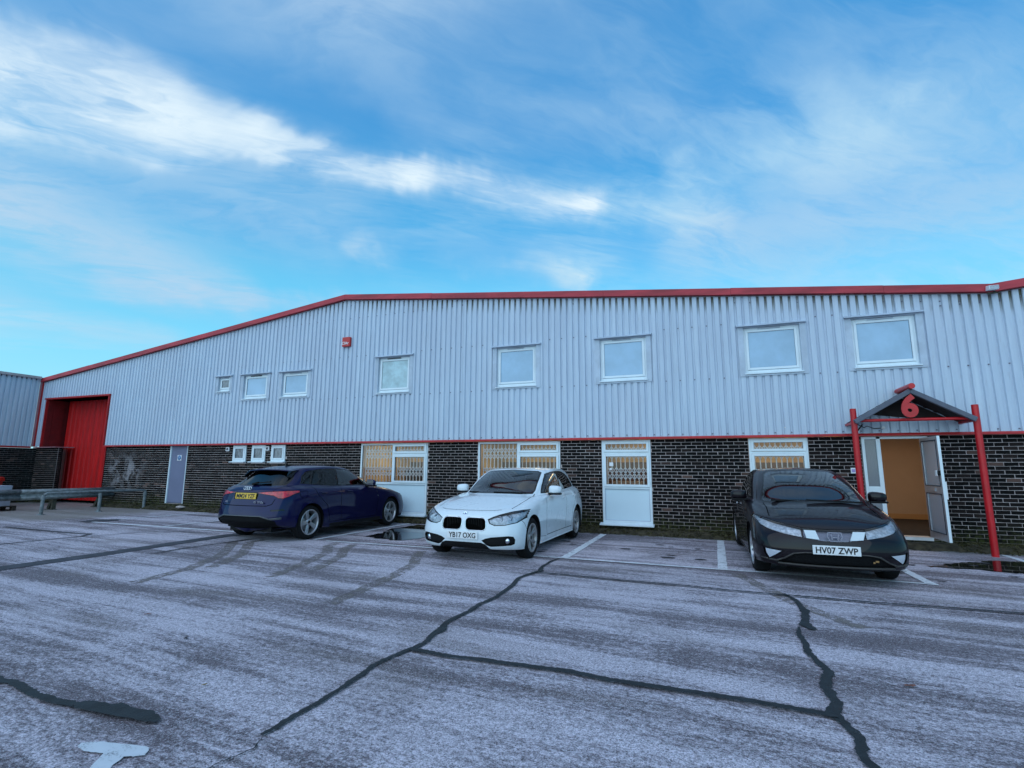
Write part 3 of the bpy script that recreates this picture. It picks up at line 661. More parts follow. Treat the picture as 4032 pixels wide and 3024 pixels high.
# roof, rear, floor and inner walls
b = MB()
for a, c in zip([-24.05, -9.83, 5.10], [-9.83, 5.10, XR]):
    b.add([(a, -.03, roof(a)-.02), (c, -.03, roof(c)-.02), (c, 30, roof(c)-.02), (a, 30, roof(a)-.02), (a, -.03, roof(a)-.05), (c, -.03, roof(c)-.05), (c, 30, roof(c)-.05), (a, 30, roof(a)-.05)],
          [(0, 1, 2, 3), (7, 6, 5, 4), (0, 4, 5, 1), (3, 2, 6, 7), (0, 3, 7, 4), (1, 5, 6, 2)])
to_local(b.build('roof', M_slate, hall))
b = MB(); b.box(-24.1, XR, 29.8, 30, -.4, 4.6); b.box(XR-.1, XR, .25, 29.8, -.4, 4.6); b.box(-24.1, -24.0, .7, 29.8, -.4, 4.6); to_local(b.build('rear_wall', M_mortar, hall))
# backing sheet behind cladding keeps the inside dark
# upper windows
def up_window(x0, x1, z0, z1, glass, sw=.12, seed=0, hood=True):
    """frame outer x0..x1, z0..z1"""
    fr = MB(); w = .045
    def ring(mb, a, c, e, g, w, y0, y1):
        mb.box(a, a+w, y0, y1, e, g); mb.box(c-w, c, y0, y1, e, g); mb.box(a+w, c-w, y0, y1, e, e+w); mb.box(a+w, c-w, y0, y1, g-w, g)
    ring(fr, x0, x1, z0, z1, .05, -.035, .03)
    win = to_local(fr.build('upper_window', M_upvc, hall, bevel=.004))
    s = MB(); ring(s, x0+.045, x1-.045, z0+.055, z1-.045, .05, -.052, .02); to_local(s.build('sash', M_upvc, win, bevel=.006))
    g = MB(); g.box(x0+.09, x1-.09, -.030, -.022, z0+.10, z1-.09); to_local(g.build('pane', glass, win))
    k = MB(); ring(k, x0+.088, x1-.088, z0+.098, z1-.088, .008, -.040, -.031); to_local(k.build('gasket', M_gasket, win))
    v = MB(); cx = (x0+x1)/2; L = min(.22, (x1-x0)*.28); v.box(cx-L-.03, cx+L-.03, -.060, -.036, z1-.034, z1-.016); to_local(v.build('trickle_vent', M_gasket if seed % 2 else M_flash, win))
    si = MB(); si.prism([(-.135, z0-.045), (-.135, z0-.03), (-.03, z0+.005), (-.03, z0-.045)], x0-.02, x1+.02, 'yz'); to_local(si.build('sill', M_upvc, win))
    sf = MB(); sf.box(x0-sw, x0-.001, -.104, -.055, z0-.06, z1+.03); sf.box(x1+.001, x1+sw, -.104, -.055, z0-.06, z1+.03)
    sf.box(x0-sw, x1+sw, -.106, -.055, z0-.085, z0-.047); sf.box(x0-.006, x0, -.10, .02, z0-.02, z1+.02); sf.box(x1, x1+.006, -.10, .02, z0-.02, z1+.02); sf.box(x0, x1, -.10, .02, z1+.001, z1+.015)
    to_local(sf.build('flashing_surround', M_flash, win))
    h = MB(); h.prism([(-.175, z1+.020), (-.175, z1+.035), (-.09, z1+.075), (-.06, z1+.075), (-.06, z1+.020)], x0-sw-.02, x1+sw+.02, 'yz'); to_local(h.build('hood', M_flash, win))
    return win
up_window(-14.72, -14.22, 3.84, 4.27, M_frost3, .10, 0)
up_window(-13.63, -12.66, 3.55, 4.27, M_frost, .12, 1)
up_window(-12.07, -11.08, 3.55, 4.26, M_frost, .12, 2)
up_window(-8.59, -7.57, 3.51, 4.47, M_frost2, .10, 3)
up_window(-4.99, -3.93, 3.49, 4.47, M_frost, .11, 4)
up_window(-2.33, -1.26, 3.49, 4.47, M_frost, .11, 6)
up_window(.80, 1.88, 3.49, 4.47, M_frost, .11, 8)
up_window(2.81, 3.89, 3.49, 4.47, M_frost, .11, 10)
# small lower windows
for x0, gl in ((-13.91, M_frost3), (-13.14, M_frost3), (-12.36, M_frost3)):
    x1 = x0+.54; fr = MB()
    def ring(mb, a, c, e, g, w, y0, y1):
        mb.box(a, a+w, y0, y1, e, g); mb.box(c-w, c, y0, y1, e, g); mb.box(a+w, c-w, y0, y1, e, e+w); mb.box(a+w, c-w, y0, y1, g-w, g)
    ring(fr, x0, x1, 1.60, 2.085, .055, -.02, .06); win = to_local(fr.build('toilet_window', M_upvc, hall, bevel=.004))
    q = MB(); ring(q, x0+.05, x1-.05, 1.65, 2.035, .05, -.035, .05); to_local(q.build('sash', M_upvc, win, bevel=.006))
    q = MB(); q.box(x0+.095, x1-.095, .0, .008, 1.695, 1.99); to_local(q.build('pane', gl, win))
    q = MB(); ring(q, x0+.093, x1-.093, 1.692, 1.993, .012, -.012, .004); to_local(q.build('gasket', M_gasket, win))
    q = MB(); q.prism([(-.11, 1.565), (-.11, 1.585), (-.02, 1.605), (.05, 1.605), (.05, 1.565)], x0-.04, x1+.03, 'yz'); to_local(q.build('sill', M_upvc, win))
# big lower windows with security grilles
def gate(x0, x1, z0, z1, y, parent, pitch=.0965):
    g = MB(); n = max(2, round((x1-x0)/pitch)); p = (x1-x0)/n
    for i in range(n+1):
        x = x0+i*p
        for dx in (-.0055, .0055): g.box(x+dx-.0048, x+dx+.0048, y-.008, y+.008, z0, z1)
    for lo, hi in ((1.20, 1.47), (1.66, 1.95)):
        lo2, hi2 = max(lo, z0), min(hi, z1)
        for i in range(n):
            a = x0+i*p; c = a+p; h = (hi-lo)/2
            for k in range(2):
                e0 = lo+k*h; e1 = e0+h
                for (pa, za), (pb, zb) in (((a, e0), (c, e1)), ((a, e1), (c, e0))):
                    # clip to the opening
                    if zb == za: continue
                    t0, t1 = sorted(((z0-za)/(zb-za), (z1-za)/(zb-za))); t0 = max(0, t0); t1 = min(1, t1)
                    if t1-t0 < .02: continue
                    g.bar((pa+(pb-pa)*t0, y-.012, za+(zb-za)*t0), (pa+(pb-pa)*t1, y-.012, za+(zb-za)*t1), .006, .019)
    return to_local(g.build('security_grille', M_grille, parent, recalc=False))
def ringf(mb, a, c, e, g, w, y0, y1):
    mb.box(a, a+w, y0, y1, e, g); mb.box(c-w, c, y0, y1, e, g); mb.box(a+w, c-w, y0, y1, e, e+w); mb.box(a+w, c-w, y0, y1, g-w, g)
def low_window(x0, x1, picture=None, note=False):
    """white unit from z .22 to 2.09: optional fixed light on the left, top light and casement over an infill panel on the right"""
    fr = MB(); y0, y1 = -.01, .06
    xa = picture if picture else x0          # casement column starts here
    ringf(fr, x0, x1, .235, 2.09, .05, y0, y1)
    fr.box(x0+.05, x1-.05, y0, y1, .99, 1.05)
    if picture: fr.box(xa-.0, xa+.05, y0-.002, y1, 1.05, 2.04)
    fr.box(xa+.05, x1-.05, y0, y1, 1.775, 1.815)
    win = to_local(fr.build('grilled_window', M_upvc, hall, bevel=.004))
    for z0, z1, nm in ((1.818, 2.055, 'top_light'), (1.035, 1.772, 'casement')):
        q = MB(); ringf(q, xa+.04, x1-.035, z0, z1, .055, y0-.022, y1-.01); to_local(q.build(nm, M_upvc, win, bevel=.006))
        q = MB(); q.box(xa+.09, x1-.085, .012, .018, z0+.05, z1-.05); to_local(q.build('pane', M_wglass, win))
        q = MB(); ringf(q, xa+.088, x1-.083, z0+.048, z1-.048, .010, -.014, .010); to_local(q.build('gasket', M_gasket, win))
    if picture:
        q = MB(); q.box(x0+.045, xa+.005, .012, .018, 1.045, 2.045); to_local(q.build('pane', M_wglass, win))
        q = MB(); ringf(q, x0+.048, xa+.002, 1.048, 2.042, .012, -.004, .010); to_local(q.build('gasket', M_gasket, win))
        gate(x0+.10, xa-.04, 1.03, 2.07, .10, win)
    gate(xa+.11, x1-.08, 1.03, 2.07, .10, win)
    q = MB(); q.box(x0+.05, x1-.05, .022, .05, .285, .99); to_local(q.build('infill_panel', M_upvc_panel, win))
    q = MB(); ringf(q, x0+.05, x1-.05, .285, .99, .014, .004, .021); to_local(q.build('panel_bead', M_flash, win, bevel=.003))
    q = MB(); q.prism([(-.14, .185), (-.14, .208), (-.02, .236), (.05, .236), (.05, .185)], x0-.06, x1+.03, 'yz'); to_local(q.build('sill', M_upvc, win))
    if note:
        q = MB(); q.box(x0+.165, x0+.255, .006, .011, 1.50, 1.585); q.box(x0+.17, x0+.22, .006, .011, 1.41, 1.455); to_local(q.build('paper_note', M_white, win))
    return win
low_window(-9.10, -6.98, -8.07); low_window(-5.51, -3.36, -4.46); low_window(-2.355, -1.255, note=True); low_window(.765, 1.865)
# rooms behind
b = MB(); b.box(-9.6, 2.6, 3.4, 3.5, .1, 2.6); b.box(-9.7, -9.6, .23, 3.5, .1, 2.6); b.box(2.6, 2.7, .23, 4.9, .1, 2.6)
for xx in (-6.3, -2.9, .1): b.box(xx, xx+.08, .9, 3.4, .1, 2.6)
to_local(b.build('office_wall', M_office, hall))
b = MB(); b.box(-9.6, 6.6, .23, 5, .10, .17); to_local(b.build('office_floor', M_carpet, hall))
b = MB(); b.box(-9.6, 6.6, .23, 5, 2.45, 2.5); to_local(b.build('office_ceiling', M_office, hall))
b = MB(); b.box(2.7, 6.6, 4.72, 4.82, .17, 2.45); b.box(6.5, 6.6, .23, 4.72, .17, 2.45); b.box(2.70, 2.735, .23, 4.72, .17, 2.45); to_local(b.build('lobby_wall', M_tan, hall))
b = MB(); b.box(2.735, 6.5, 4.69, 4.72, .17, .30); to_local(b.build('skirting', mat('tan_skirting', (.46, .25, .10), .6), hall))
for xx, yy in ((-8.2, 1.7), (-4.6, 1.7), (-1.5, 1.7), (1.3, 1.7), (4.3, 2.6)):
    q = MB(); q.box(xx-.55, xx+.55, yy-.3, yy+.3, 2.415, 2.445); to_local(q.build('ceiling_light', M_lamp2 if xx > 3 else M_lamp, hall))
for xx, w, h, c in ((-8.6, .9, 1.35, .02), (-7.4, .6, 1.1, .09), (-5.0, 1.2, 1.3, .015), (-3.7, .5, 1.5, .10), (-2.1, .8, 1.1, .22), (-1.3, .5, 1.45, .05), (1.1, .7, 1.3, .1), (1.9, .4, 1.5, .03)):
    q = MB(); q.box(xx-w/2, xx+w/2, 2.2, 2.8, .17, h); to_local(q.build('office_cupboard', mat('office_cupboard_%d' % int(-xx*10+50), (c, c*.9, c*.85), .7), hall))
q = MB(); q.box(-9.58, 2.58, 3.30, 3.385, .17, 1.62); to_local(q.build('lower_wall_shade', M_wall_shade, hall))  # dark panel added as the dimmer lower wall, below the lamp-lit top
# grey fire door
q = MB(); q.box(-16.70, -15.93, .02, .065, .27, 2.10); gd = to_local(q.build('fire_door', M_greydoor, hall))
q = MB(); q.box(-16.72, -16.675, -.015, .02, .25, 2.10); q.box(-15.945, -15.92, -.01, .02, .25, 2.10); to_local(q.build('door_frame', M_upvc, gd))
q = MB(); q.box(-16.385, -16.20, .010, .019, 1.62, 1.80); to_local(q.build('sign_plate', M_white, gd))
q = MB(); q.lathe([(0, -.004), (.075, -.004), (.075, .0), (0, .0)], 24, 'y', (-16.292, .009, 1.713)); to_local(q.build('sign_disc', mat('sign_blue', (.02, .20, .48), .5), gd))
for k, s_ in enumerate(('FIRE DOOR', 'KEEP', 'SHUT')):
    to_local(text_mesh('sign_lettering', s_, .026, M_white, gd, (-16.292, .003, 1.742-.03*k)))
# red sliding door in its recess
b = MB(); RD = .60
q = MB(); x = -23.56; pts = []
while x < -19.6:
    pts += [(x, RD), (x+.20, RD), (x+.22, RD-.035), (x+.26, RD-.035), (x+.28, RD)]; x += .28
vs = [(px, py, z) for z in (.16, 4.05) for px, py in pts]; n = len(pts)
q.add(vs, [(i, i+1, n+i+1, n+i) for i in range(n-1)]); ld = to_local(q.build('loading_door', M_red_door, hall, recalc=False))
q = MB(); q.box(-20.62, -20.54, RD-.05, RD-.02, 1.02, 1.16); q.box(-20.60, -20.56, RD-.075, RD-.05, 1.05, 1.13); to_local(q.build('door_latch', M_galv, ld))
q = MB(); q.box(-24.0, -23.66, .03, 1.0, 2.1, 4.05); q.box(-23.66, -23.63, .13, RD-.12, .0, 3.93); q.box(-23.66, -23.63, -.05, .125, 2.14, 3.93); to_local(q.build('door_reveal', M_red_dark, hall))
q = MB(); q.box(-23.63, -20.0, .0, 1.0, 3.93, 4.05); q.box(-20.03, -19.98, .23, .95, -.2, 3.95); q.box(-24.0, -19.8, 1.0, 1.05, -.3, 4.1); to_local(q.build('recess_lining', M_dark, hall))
q = MB(); q.box(-23.70, -23.655, -.125, -.04, 2.14, 3.97); q.box(-20.05, -20.00, -.125, -.04, 2.156, 3.97); q.box(-23.74, -19.97, -.15, -.02, 3.93, 3.985)
q.box(-20.035, -19.995, -.02, .05, .1, 2.10); to_local(q.build('door_trim', M_red, hall))
# entrance screen and door
fr = MB(); y0, y1 = -.01, .07
fr.box(2.80, 2.85, y0, y1, .20, 2.09); fr.box(3.04, 3.11, y0, y1, .20, 2.09); fr.box(3.77, 3.87, y0, y1, .20, 2.09); fr.box(2.85, 3.77, y0, y1, 2.045, 2.092)
fr.box(2.85, 3.04, y0, y1, 1.0, 1.13); fr.box(2.85, 3.04, y0, y1, .20, .27)
ent = to_local(fr.build('entrance_screen', M_upvc, hall, bevel=.004))
q = MB(); q.box(2.845, 3.045, .02, .03, .26, 1.01); q.box(2.845, 3.045, .02, .03, 1.12, 2.05); to_local(q.build('reeded_pane', M_rglass, ent))
q = MB(); q.box(3.105, 3.775, -.04, .22, .155, .215); to_local(q.build('threshold', M_alu, ent))
for k in range(8): 
    q = MB() if k == 0 else q
    q.box(2.862+k*.023, 2.868+k*.023, .012, .018, 1.13, 2.04)
to_local(q.build('glass_reeds', M_rglass, ent))
# open door leaf, square to the wall
L = MB(); X0, X1 = 3.735, 3.775; Ya, Yb = -.015, -.845; T = .07
L.box(X0, X1, Ya-T, Ya, .225, 2.05); L.box(X0, X1, Yb, Yb+T, .225, 2.05); L.box(X0, X1, Yb+T, Ya-T, 1.985, 2.05); L.box(X0, X1, Yb+T, Ya-T, .225, .345); L.box(X0, X1, Yb+T, Ya-T, 1.04, 1.17)
leaf = to_local(L.build('entrance_door', M_alu, hall, bevel=.003))
q = MB(); q.box(3.752, 3.758, Yb+T, Ya-T, .34, 1.045); q.box(3.752, 3.758, Yb+T, Ya-T, 1.165, 1.99); to_local(q.build('door_glass', M_dglass, leaf))
q = MB()
for a, c in ((.345, 1.04), (1.17, 1.985)):
    q.box(3.728, 3.7345, Ya-T-.012, Ya-T, a, c); q.box(3.728, 3.7345, Yb+T, Yb+T+.012, a, c); q.box(3.728, 3.7345, Yb+T, Ya-T, a, a+.012); q.box(3.728, 3.7345, Yb+T, Ya-T, c-.012, c)
to_local(q.build('glazing_gasket', M_gasket, leaf))
q = MB(); q.box(3.722, 3.7345, -.53, -.30, 1.075, 1.135); to_local(q.build('letter_plate', M_alu, leaf, bevel=.003))
q = MB(); q.box(3.705, 3.7345, Yb+.01, Yb+.16, 1.36, 1.44); to_local(q.build('door_lock', M_black, leaf)); q = MB(); q.box(3.69, 3.7045, Yb+.06, Yb+.12, 1.35, 1.45); to_local(q.build('lock_snib', M_white, leaf))
q = MB(); q.box(3.776, 3.80, Yb+.005, Yb+.04, .95, 1.25); to_local(q.build('pull_handle', M_white, leaf))
q = MB(); q.box(3.734, 3.776, Yb-.0045, Yb-.0005, .23, 2.045); to_local(q.build('edge_strip', M_upvc, leaf))

# ------------------------------------------------------------------ neighbouring unit on the left (wall runs towards the camera)
nb = empty('neighbouring_unit', (-24.1, -4, 0), 'neighbouring ribbed-steel unit with brick base, at the far left edge', 'building')
NO = Vector((-24.1, -4, 0))
YL = -9.0
def flip(mb):   # written as (along, depth, z): along -> -Y, depth -> +X side
    mb.v = [(-24.1 - d, -(x), z) for (x, d, z) in mb.v]; return mb
b = MB(); b.box(.008, -YL, .01, .25, -.4, 2.08); flip(b); to_local(b.build('brick_wall', M_mortar, nb), NO)
rb2 = random.Random(9); near = 0; restb = MB(); rr2 = random.Random(77)
allb = []
for k in range(30):
    z1 = 2.07-k*GA; z0 = z1-.0615; x = .0 - (ML/2 if k % 2 else 0)
    while x < -YL:
        s0, s1 = max(x, .0), x+ML-.01
        if s1-s0 > .04: allb.append((s0, s1, z0, z1))
        x += ML
allb.sort(key=lambda q: q[0])
for i, bk in enumerate(allb):
    q = MB() if i < 300 else restb
    brick_box(q, *bk, rr2)
    if i < 300:
        flip(q); to_local(q.build('brick', M_brick, nb, recalc=False), NO)
flip(restb); to_local(restb.build('bricks', M_brick, nb, 'stuff'), NO)
b = MB(); k = 0; x = .20
while x < -YL-.5:
    q = clad_sheet(x, 7, lambda s: 4.74, []); q.v = [(vx, vy+.09, vz) for vx, vy, vz in q.v]; flip(q); q.v = [(vx+.0, vy, vz) for vx, vy, vz in q.v]
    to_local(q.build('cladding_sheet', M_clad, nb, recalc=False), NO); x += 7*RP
q = MB(); q.box(-24.09, -24.06, -.20, .0, 2.14, 4.80); to_local(q.build('corner_flashing', M_fascia_far, nb), NO)
q = MB(); q.box(-24.055, -24.03, -.14, -.09, 2.14, 4.80); to_local(q.build('corner_edge_trim', M_red, nb), NO)
q = MB(); q.box(-24.14, -24.0, YL, -.21, 4.74, 4.83); to_local(q.build('verge_capping', M_pale, nb), NO)
q = MB(); q.box(-24.12, -24.055, YL, -.205, 2.085, 2.15); to_local(q.build('drip_band', M_red, nb), NO)
q = MB(); q.box(-40, -24.12, YL, .0, 4.68, 4.74); to_local(q.build('roof', M_slate, nb), NO)
q = MB(); q.box(-40, -24.15, YL, YL+.2, -.4, 4.68); to_local(q.build('end_wall', M_mortar, nb), NO)

# ------------------------------------------------------------------ porch
po = empty('entrance_porch', (3.5, -.6, 0), 'red tube-framed porch with a dark gabled roof over the open entrance door', 'porch')
PO = Vector((3.5, -.6, 0))
def pl(o): return to_local(o, PO)
YF = -.72; AX, AZ = 3.47, 2.90; ER, EZ = 4.38, 2.36; EL = 2.56
for x_, zt in ((2.57, 2.59), (4.42, 2.60)):
    q = MB(); q.tube([(x_, -.62, .0), (x_, -.62, zt)], .052, 20); pl(q.build('post', M_red_pipe, po))
q = MB(); q.tube([(2.60, -.64, 2.36), (4.40, -.64, 2.36)], .028, 14); pl(q.build('beam', M_red_pipe, po))
q = MB(); q.tube([(AX, YF-.12, AZ+.055), (AX, .0, AZ+.055)], .052, 18); pl(q.build('ridge_pipe', M_red_pipe, po))
for s_, ex in ((-1, EL), (1, ER)):
    q = MB(); th = .035
    q.add([(AX, YF+.02, AZ), (AX, -.05, AZ), (ex, -.05, EZ), (ex, YF+.02, EZ), (AX, YF+.02, AZ-th), (AX, -.05, AZ-th), (ex, -.05, EZ-th), (ex, YF+.02, EZ-th)],
          [(0, 1, 2, 3), (7, 6, 5, 4), (0, 4, 5, 1), (1, 5, 6, 2), (2, 6, 7, 3), (3, 7, 4, 0)]); pl(q.build('roof_slope', M_soffit, po))
    q = MB(); q.bar((AX, YF, AZ-.02), (ex, YF, EZ-.03), .085, .07, up=(0, 1, 0)); pl(q.build('verge_capping', M_slate, po, bevel=.01))
    q = MB(); q.box(ex-.03, ex+.03, -.66, -.02, EZ-.06, EZ-.02); pl(q.build('eaves_rail', M_red_pipe, po))
q = MB(); q.prism([(EL+.12, EZ+.03), (AX, AZ-.07), (ER-.12, EZ+.03)], YF+.12, YF+.13, 'xz')
q.v = [(x, y, z) for x, y, z in q.v]
# the gable is open: a black sheet behind stands in for its dark void
q2 = MB(); zc_ = 2.56
def gx(z, s_): return AX + s_*((AZ-.06-z)/(AZ-EZ))*((ER-AX) if s_ > 0 else (AX-EL))
q2.prism([(gx(2.52, -1), 2.52), (AX, AZ-.06), (gx(2.40, 1), 2.40), (gx(2.40, 1)-.35, 2.40)], -.10, -.095, 'xz'); 
pl(q2.build('gable_void_shade', M_soffit, po))
six = pl(text_mesh('number_six', '6', .53, M_red_pipe, po, (3.415, YF-.055, 2.575), ext=.012, off=.024, sx=.95))
q = MB(); q.tube([(2.62, -.60, 2.30), (2.75, -.5, 2.24), (2.85, -.3, 2.28), (3.0, -.15, 2.24), (3.12, -.1, 2.25)], .008, 8); q.tube([(2.6, -.6, 2.15), (2.75, -.4, 2.30)], .012, 8); pl(q.build('loose_cable', M_black, po))
q = MB(); q.lathe([(0, -.02), (.03, -.02), (.03, .02), (0, .02)], 14, 'y', (3.15, -.14, 2.25)); pl(q.build('junction_box', M_white, po))

# things fixed to the front
q = MB(); q.box(-.135, .135, -.04, .04, -.14, .14); al = q.build('alarm_box', mat('red_alarm_case', (.52, .018, .018), .4), None, bevel=.012); al.location = (-9.70, -.135, 5.03); tag(al, 'small square red alarm box high on the ribbed cladding', 'alarm box')
text_mesh('alarm_lettering', 'CIAr', .115, M_white, al, (-.02, -.044, -.045), ext=.002, off=.002, sx=1.0)
fl = empty('floodlight', (5.06, -.22, 4.80), 'white floodlight on a bracket at the roof valley, top right', 'floodlight')
q = MB(); q.prism([(-.13, .03), (.0, .06), (.03, -.03), (-.11, -.05)], -.075, .075, 'yz'); q.build('lamp_head', M_white, fl, bevel=.01)
q = MB(); q.box(-.06, .06, -.150, -.125, -.04, .02); q.build('lamp_lens', M_wglass, fl)
q = MB(); q.tube([(.02, .02, -.02), (.10, .06, -.07), (.05, .14, -.05)], .012, 8); q.box(-.06, .10, .0, .03, -.09, -.065); q.build('bracket', M_rust, fl)
for x_, z_, lab in ((-14.13, 1.975, 'small white extractor vent on brick left of the three small windows'), (-12.50, 1.985, 'small white extractor vent on brick between the second and third small windows')):
    v = empty('wall_vent', (x_, -.02, z_), lab, 'vent', 'white extractor vents beside the small windows')
    q = MB(); q.box(-.065, .065, -.03, .02, -.065, .065); q.build('vent_case', M_white, v, bevel=.008)
    q = MB(); q.lathe([(0, -.036), (.032, -.036), (.042, -.031), (.042, -.028)], 20, 'y'); q.build('vent_grille', M_gasket, v)
q = MB(); q.box(-.045, .045, -.012, .012, -.055, .055); pq = q.build('wall_plaque', M_white, None, bevel=.003); pq.location = (2.615, -.012, 1.43); tag(pq, 'small white plaque on the brick beside the left red porch post', 'plaque')
q = MB(); q.box(-.028, .028, -.0145, -.0125, -.03, .028); q.build('plaque_panel', mat('lilac_print', (.35, .28, .60), .5), pq)
# ------------------------------------------------------------------ cars
M_carglass = glass_mat('car_window_glass', (0.26, 0.34, 0.48), .01, refl=2.0, ior=1.5)
M_privacy = glass_mat('dark_car_glass', (0.05, 0.06, 0.08), .01, refl=1.1, ior=1.5)
M_lens = glass_mat('clear_lamp_lens', (0.86, 0.90, 0.95), .03, refl=1.6)
M_reflector = mat('lamp_reflector', (0.86, 0.90, 0.94), .25, metal=.15, var=.45, vscale=22, bump=.6, bscale=30)
M_chrome = mat('chrome', (0.72, 0.74, 0.78), .12, metal=1.0)
M_silver = mat('silver_alloy', (0.46, 0.46, 0.48), .3, metal=.75, var=.1, vscale=8)
M_dimalloy = mat('brake_dusted_alloy', (0.36, 0.35, 0.35), .38, metal=.6, var=.2, vscale=8)
M_tyre = mat('tyre_rubber', (0.008, 0.008, 0.009), .85, var=.3, vscale=20, spec=.2)
M_trim = mat('car_black_trim', (0.006, 0.006, 0.007), .6, spec=.2)
M_gloss = mat('gloss_black_trim', (0.004, 0.004, 0.005), .15, spec=.4)
M_seat = mat('dark_seat_fabric', (0.020, 0.020, 0.024), .9)
M_plate_w = mat('white_number_plate', (0.78, 0.79, 0.80), .35); M_plate_y = mat('yellow_number_plate', (0.72, 0.44, 0.035), .35)
M_ink = mat('plate_lettering', (0.008, 0.008, 0.01), .5)
M_redlens = mat('red_lamp_lens', (0.50, 0.012, 0.020), .15, coat=1.0, var=.5, vscale=12)
M_paleredlens = mat('pale_red_lamp_strip', (0.60, 0.12, 0.14), .15, coat=1.0, var=.3, vscale=16)
def paint(name, col, metal, rough, dirt=.0):
    m, t, p = base_mat(name); g = t.nodes.new('ShaderNodeNewGeometry')
    p.inputs['Metallic'].default_value = metal; p.inputs['Coat Weight'].default_value = 1.0 if col[2] > .3 else .6; p.inputs['Coat IOR'].default_value = 1.5 if col[2] > .3 else 1.46; p.inputs['Coat Roughness'].default_value = .02; p.inputs['Specular IOR Level'].default_value = .1
    c = t.nodes.new('ShaderNodeTexCoord'); sp = t.nodes.new('ShaderNodeSeparateXYZ'); t.links.new(c.outputs['Object'], sp.inputs[0])
    n = noise(t, c.outputs['Object'], 5, 6, .7)
    low = mathn(t, 'MULTIPLY', mapr(t, sp.outputs[2], .55, .15), mapr(t, n.outputs[0], .3, .7))
    t.links.new(mixc(t, mathn(t, 'MULTIPLY', low, dirt), col, (.13, .12, .115)), p.inputs['Base Color'])
    t.links.new(mathn(t, 'ADD', mapr(t, n.outputs[0], .3, .7, rough-.03, rough+.06), mathn(t, 'MULTIPLY', low, .3)), p.inputs['Roughness'])
    fl_ = noise(t, c.outputs['Object'], 900, 1, .5); b = t.nodes.new('ShaderNodeBump'); b.inputs['Strength'].default_value = .02 if metal else .0
    t.links.new(fl_.outputs[0], b.inputs['Height'])
    if metal: t.links.new(b.outputs[0], p.inputs['Normal'])
    return m

def mirrorY(p): return Vector((p[0], -p[1], p[2]))
def surf(rings, nu, nv, k=.85):
    """tensor spline through the rings: mostly interpolating, a little smoothed"""
    R_ = [[Vector(p) for p in rg] for rg in rings]; m = len(R_[0]); n = len(R_)
    def wts(t):
        cr = (-.5*t+t*t-.5*t**3, 1-2.5*t*t+1.5*t**3, .5*t+2*t*t-1.5*t**3, -.5*t*t+.5*t**3)
        bs = ((1-t)**3/6, (3*t**3-6*t*t+4)/6, (-3*t**3+3*t*t+3*t+1)/6, t**3/6)
        return [k*a+(1-k)*b for a, b in zip(cr, bs)]
    ext = [[mirrorY(rg[1])]+rg+[mirrorY(rg[-2])] for rg in R_]
    rows = []
    us = [i*(m-1)/nu for i in range(nu+1)]
    for rg in ext:
        row = []
        for u in us:
            i = min(int(u), m-2); w = wts(u-i); row.append(sum((rg[i+q]*w[q] for q in range(4)), Vector()))
        rows.append(row)
    full = [[mirrorY(p) for p in rows[1]]] + rows + [[mirrorY(p) for p in rows[-2]]]
    out = []
    for j in range(nv+1):
        v = j*(n-1)/nv; i = min(int(v), n-2); w = wts(v-i)
        out.append([sum((full[i+q][c]*w[q] for q in range(4)), Vector()) for c in range(nu+1)])
    return out
AX2 = {'side': (0, 2), 'front': (1, 2), 'rear': (1, 2), 'top': (1, 0)}
def inside(pt, poly):
    x, y = pt; c = False; j = len(poly)-1
    for i in range(len(poly)):
        a, b = poly[i], poly[j]
        if (a[1] > y) != (b[1] > y) and x < (b[0]-a[0])*(y-a[1])/(b[1]-a[1])+a[0]: c = not c
        j = i
    return c
def cut_feature(bm, lay, idx, poly, view, cond, loose=False):
    ax, ay = AX2[view]
    def nok(f):
        n = f.normal
        if loose: return True
        return {'side': n.y > .25, 'front': n.x < -.12, 'rear': n.x > .12, 'top': n.z > .3}[view]
    bx0 = min(p[0] for p in poly)-.05; bx1 = max(p[0] for p in poly)+.05; by0 = min(p[1] for p in poly)-.05; by1 = max(p[1] for p in poly)+.05
    def bb(f):
        xs = [v.co[ax] for v in f.verts]; ys = [v.co[ay] for v in f.verts]
        return min(xs), max(xs), min(ys), max(ys)
    cand = set()
    for f in bm.faces:
        if f[lay] or not nok(f): continue
        a = bb(f)
        if a[1] < bx0 or a[0] > bx1 or a[3] < by0 or a[2] > by1: continue
        if cond and not cond(f.calc_center_median()): continue
        cand.add(f)
    for i in range(len(poly)):
        p, q = poly[i], poly[(i+1) % len(poly)]
        sx0, sx1 = min(p[0], q[0])-.004, max(p[0], q[0])+.004; sy0, sy1 = min(p[1], q[1])-.004, max(p[1], q[1])+.004
        co = [0, 0, 0]; co[ax], co[ay] = p; no = [0, 0, 0]; no[ax] = q[1]-p[1]; no[ay] = -(q[0]-p[0])
        if abs(no[ax])+abs(no[ay]) < 1e-6: continue
        sel = []
        for f in cand:
            if not f.is_valid: continue
            a = bb(f)
            if a[1] < sx0 or a[0] > sx1 or a[3] < sy0 or a[2] > sy1: continue
            sel.append(f)
        if not sel: continue
        es = {e for f in sel for e in f.edges}; vs = {v for f in sel for v in f.verts}
        r_ = bmesh.ops.bisect_plane(bm, geom=list(vs)+list(es)+sel, dist=1e-5, plane_co=co, plane_no=no)
        for g in r_['geom']:
            if isinstance(g, bmesh.types.BMFace): cand.add(g)
    cnt = 0
    for f in cand:
        if f.is_valid and not f[lay]:
            c = f.calc_center_median()
            if inside((c[ax], c[ay]), poly): f[lay] = idx; cnt += 1
    return cnt
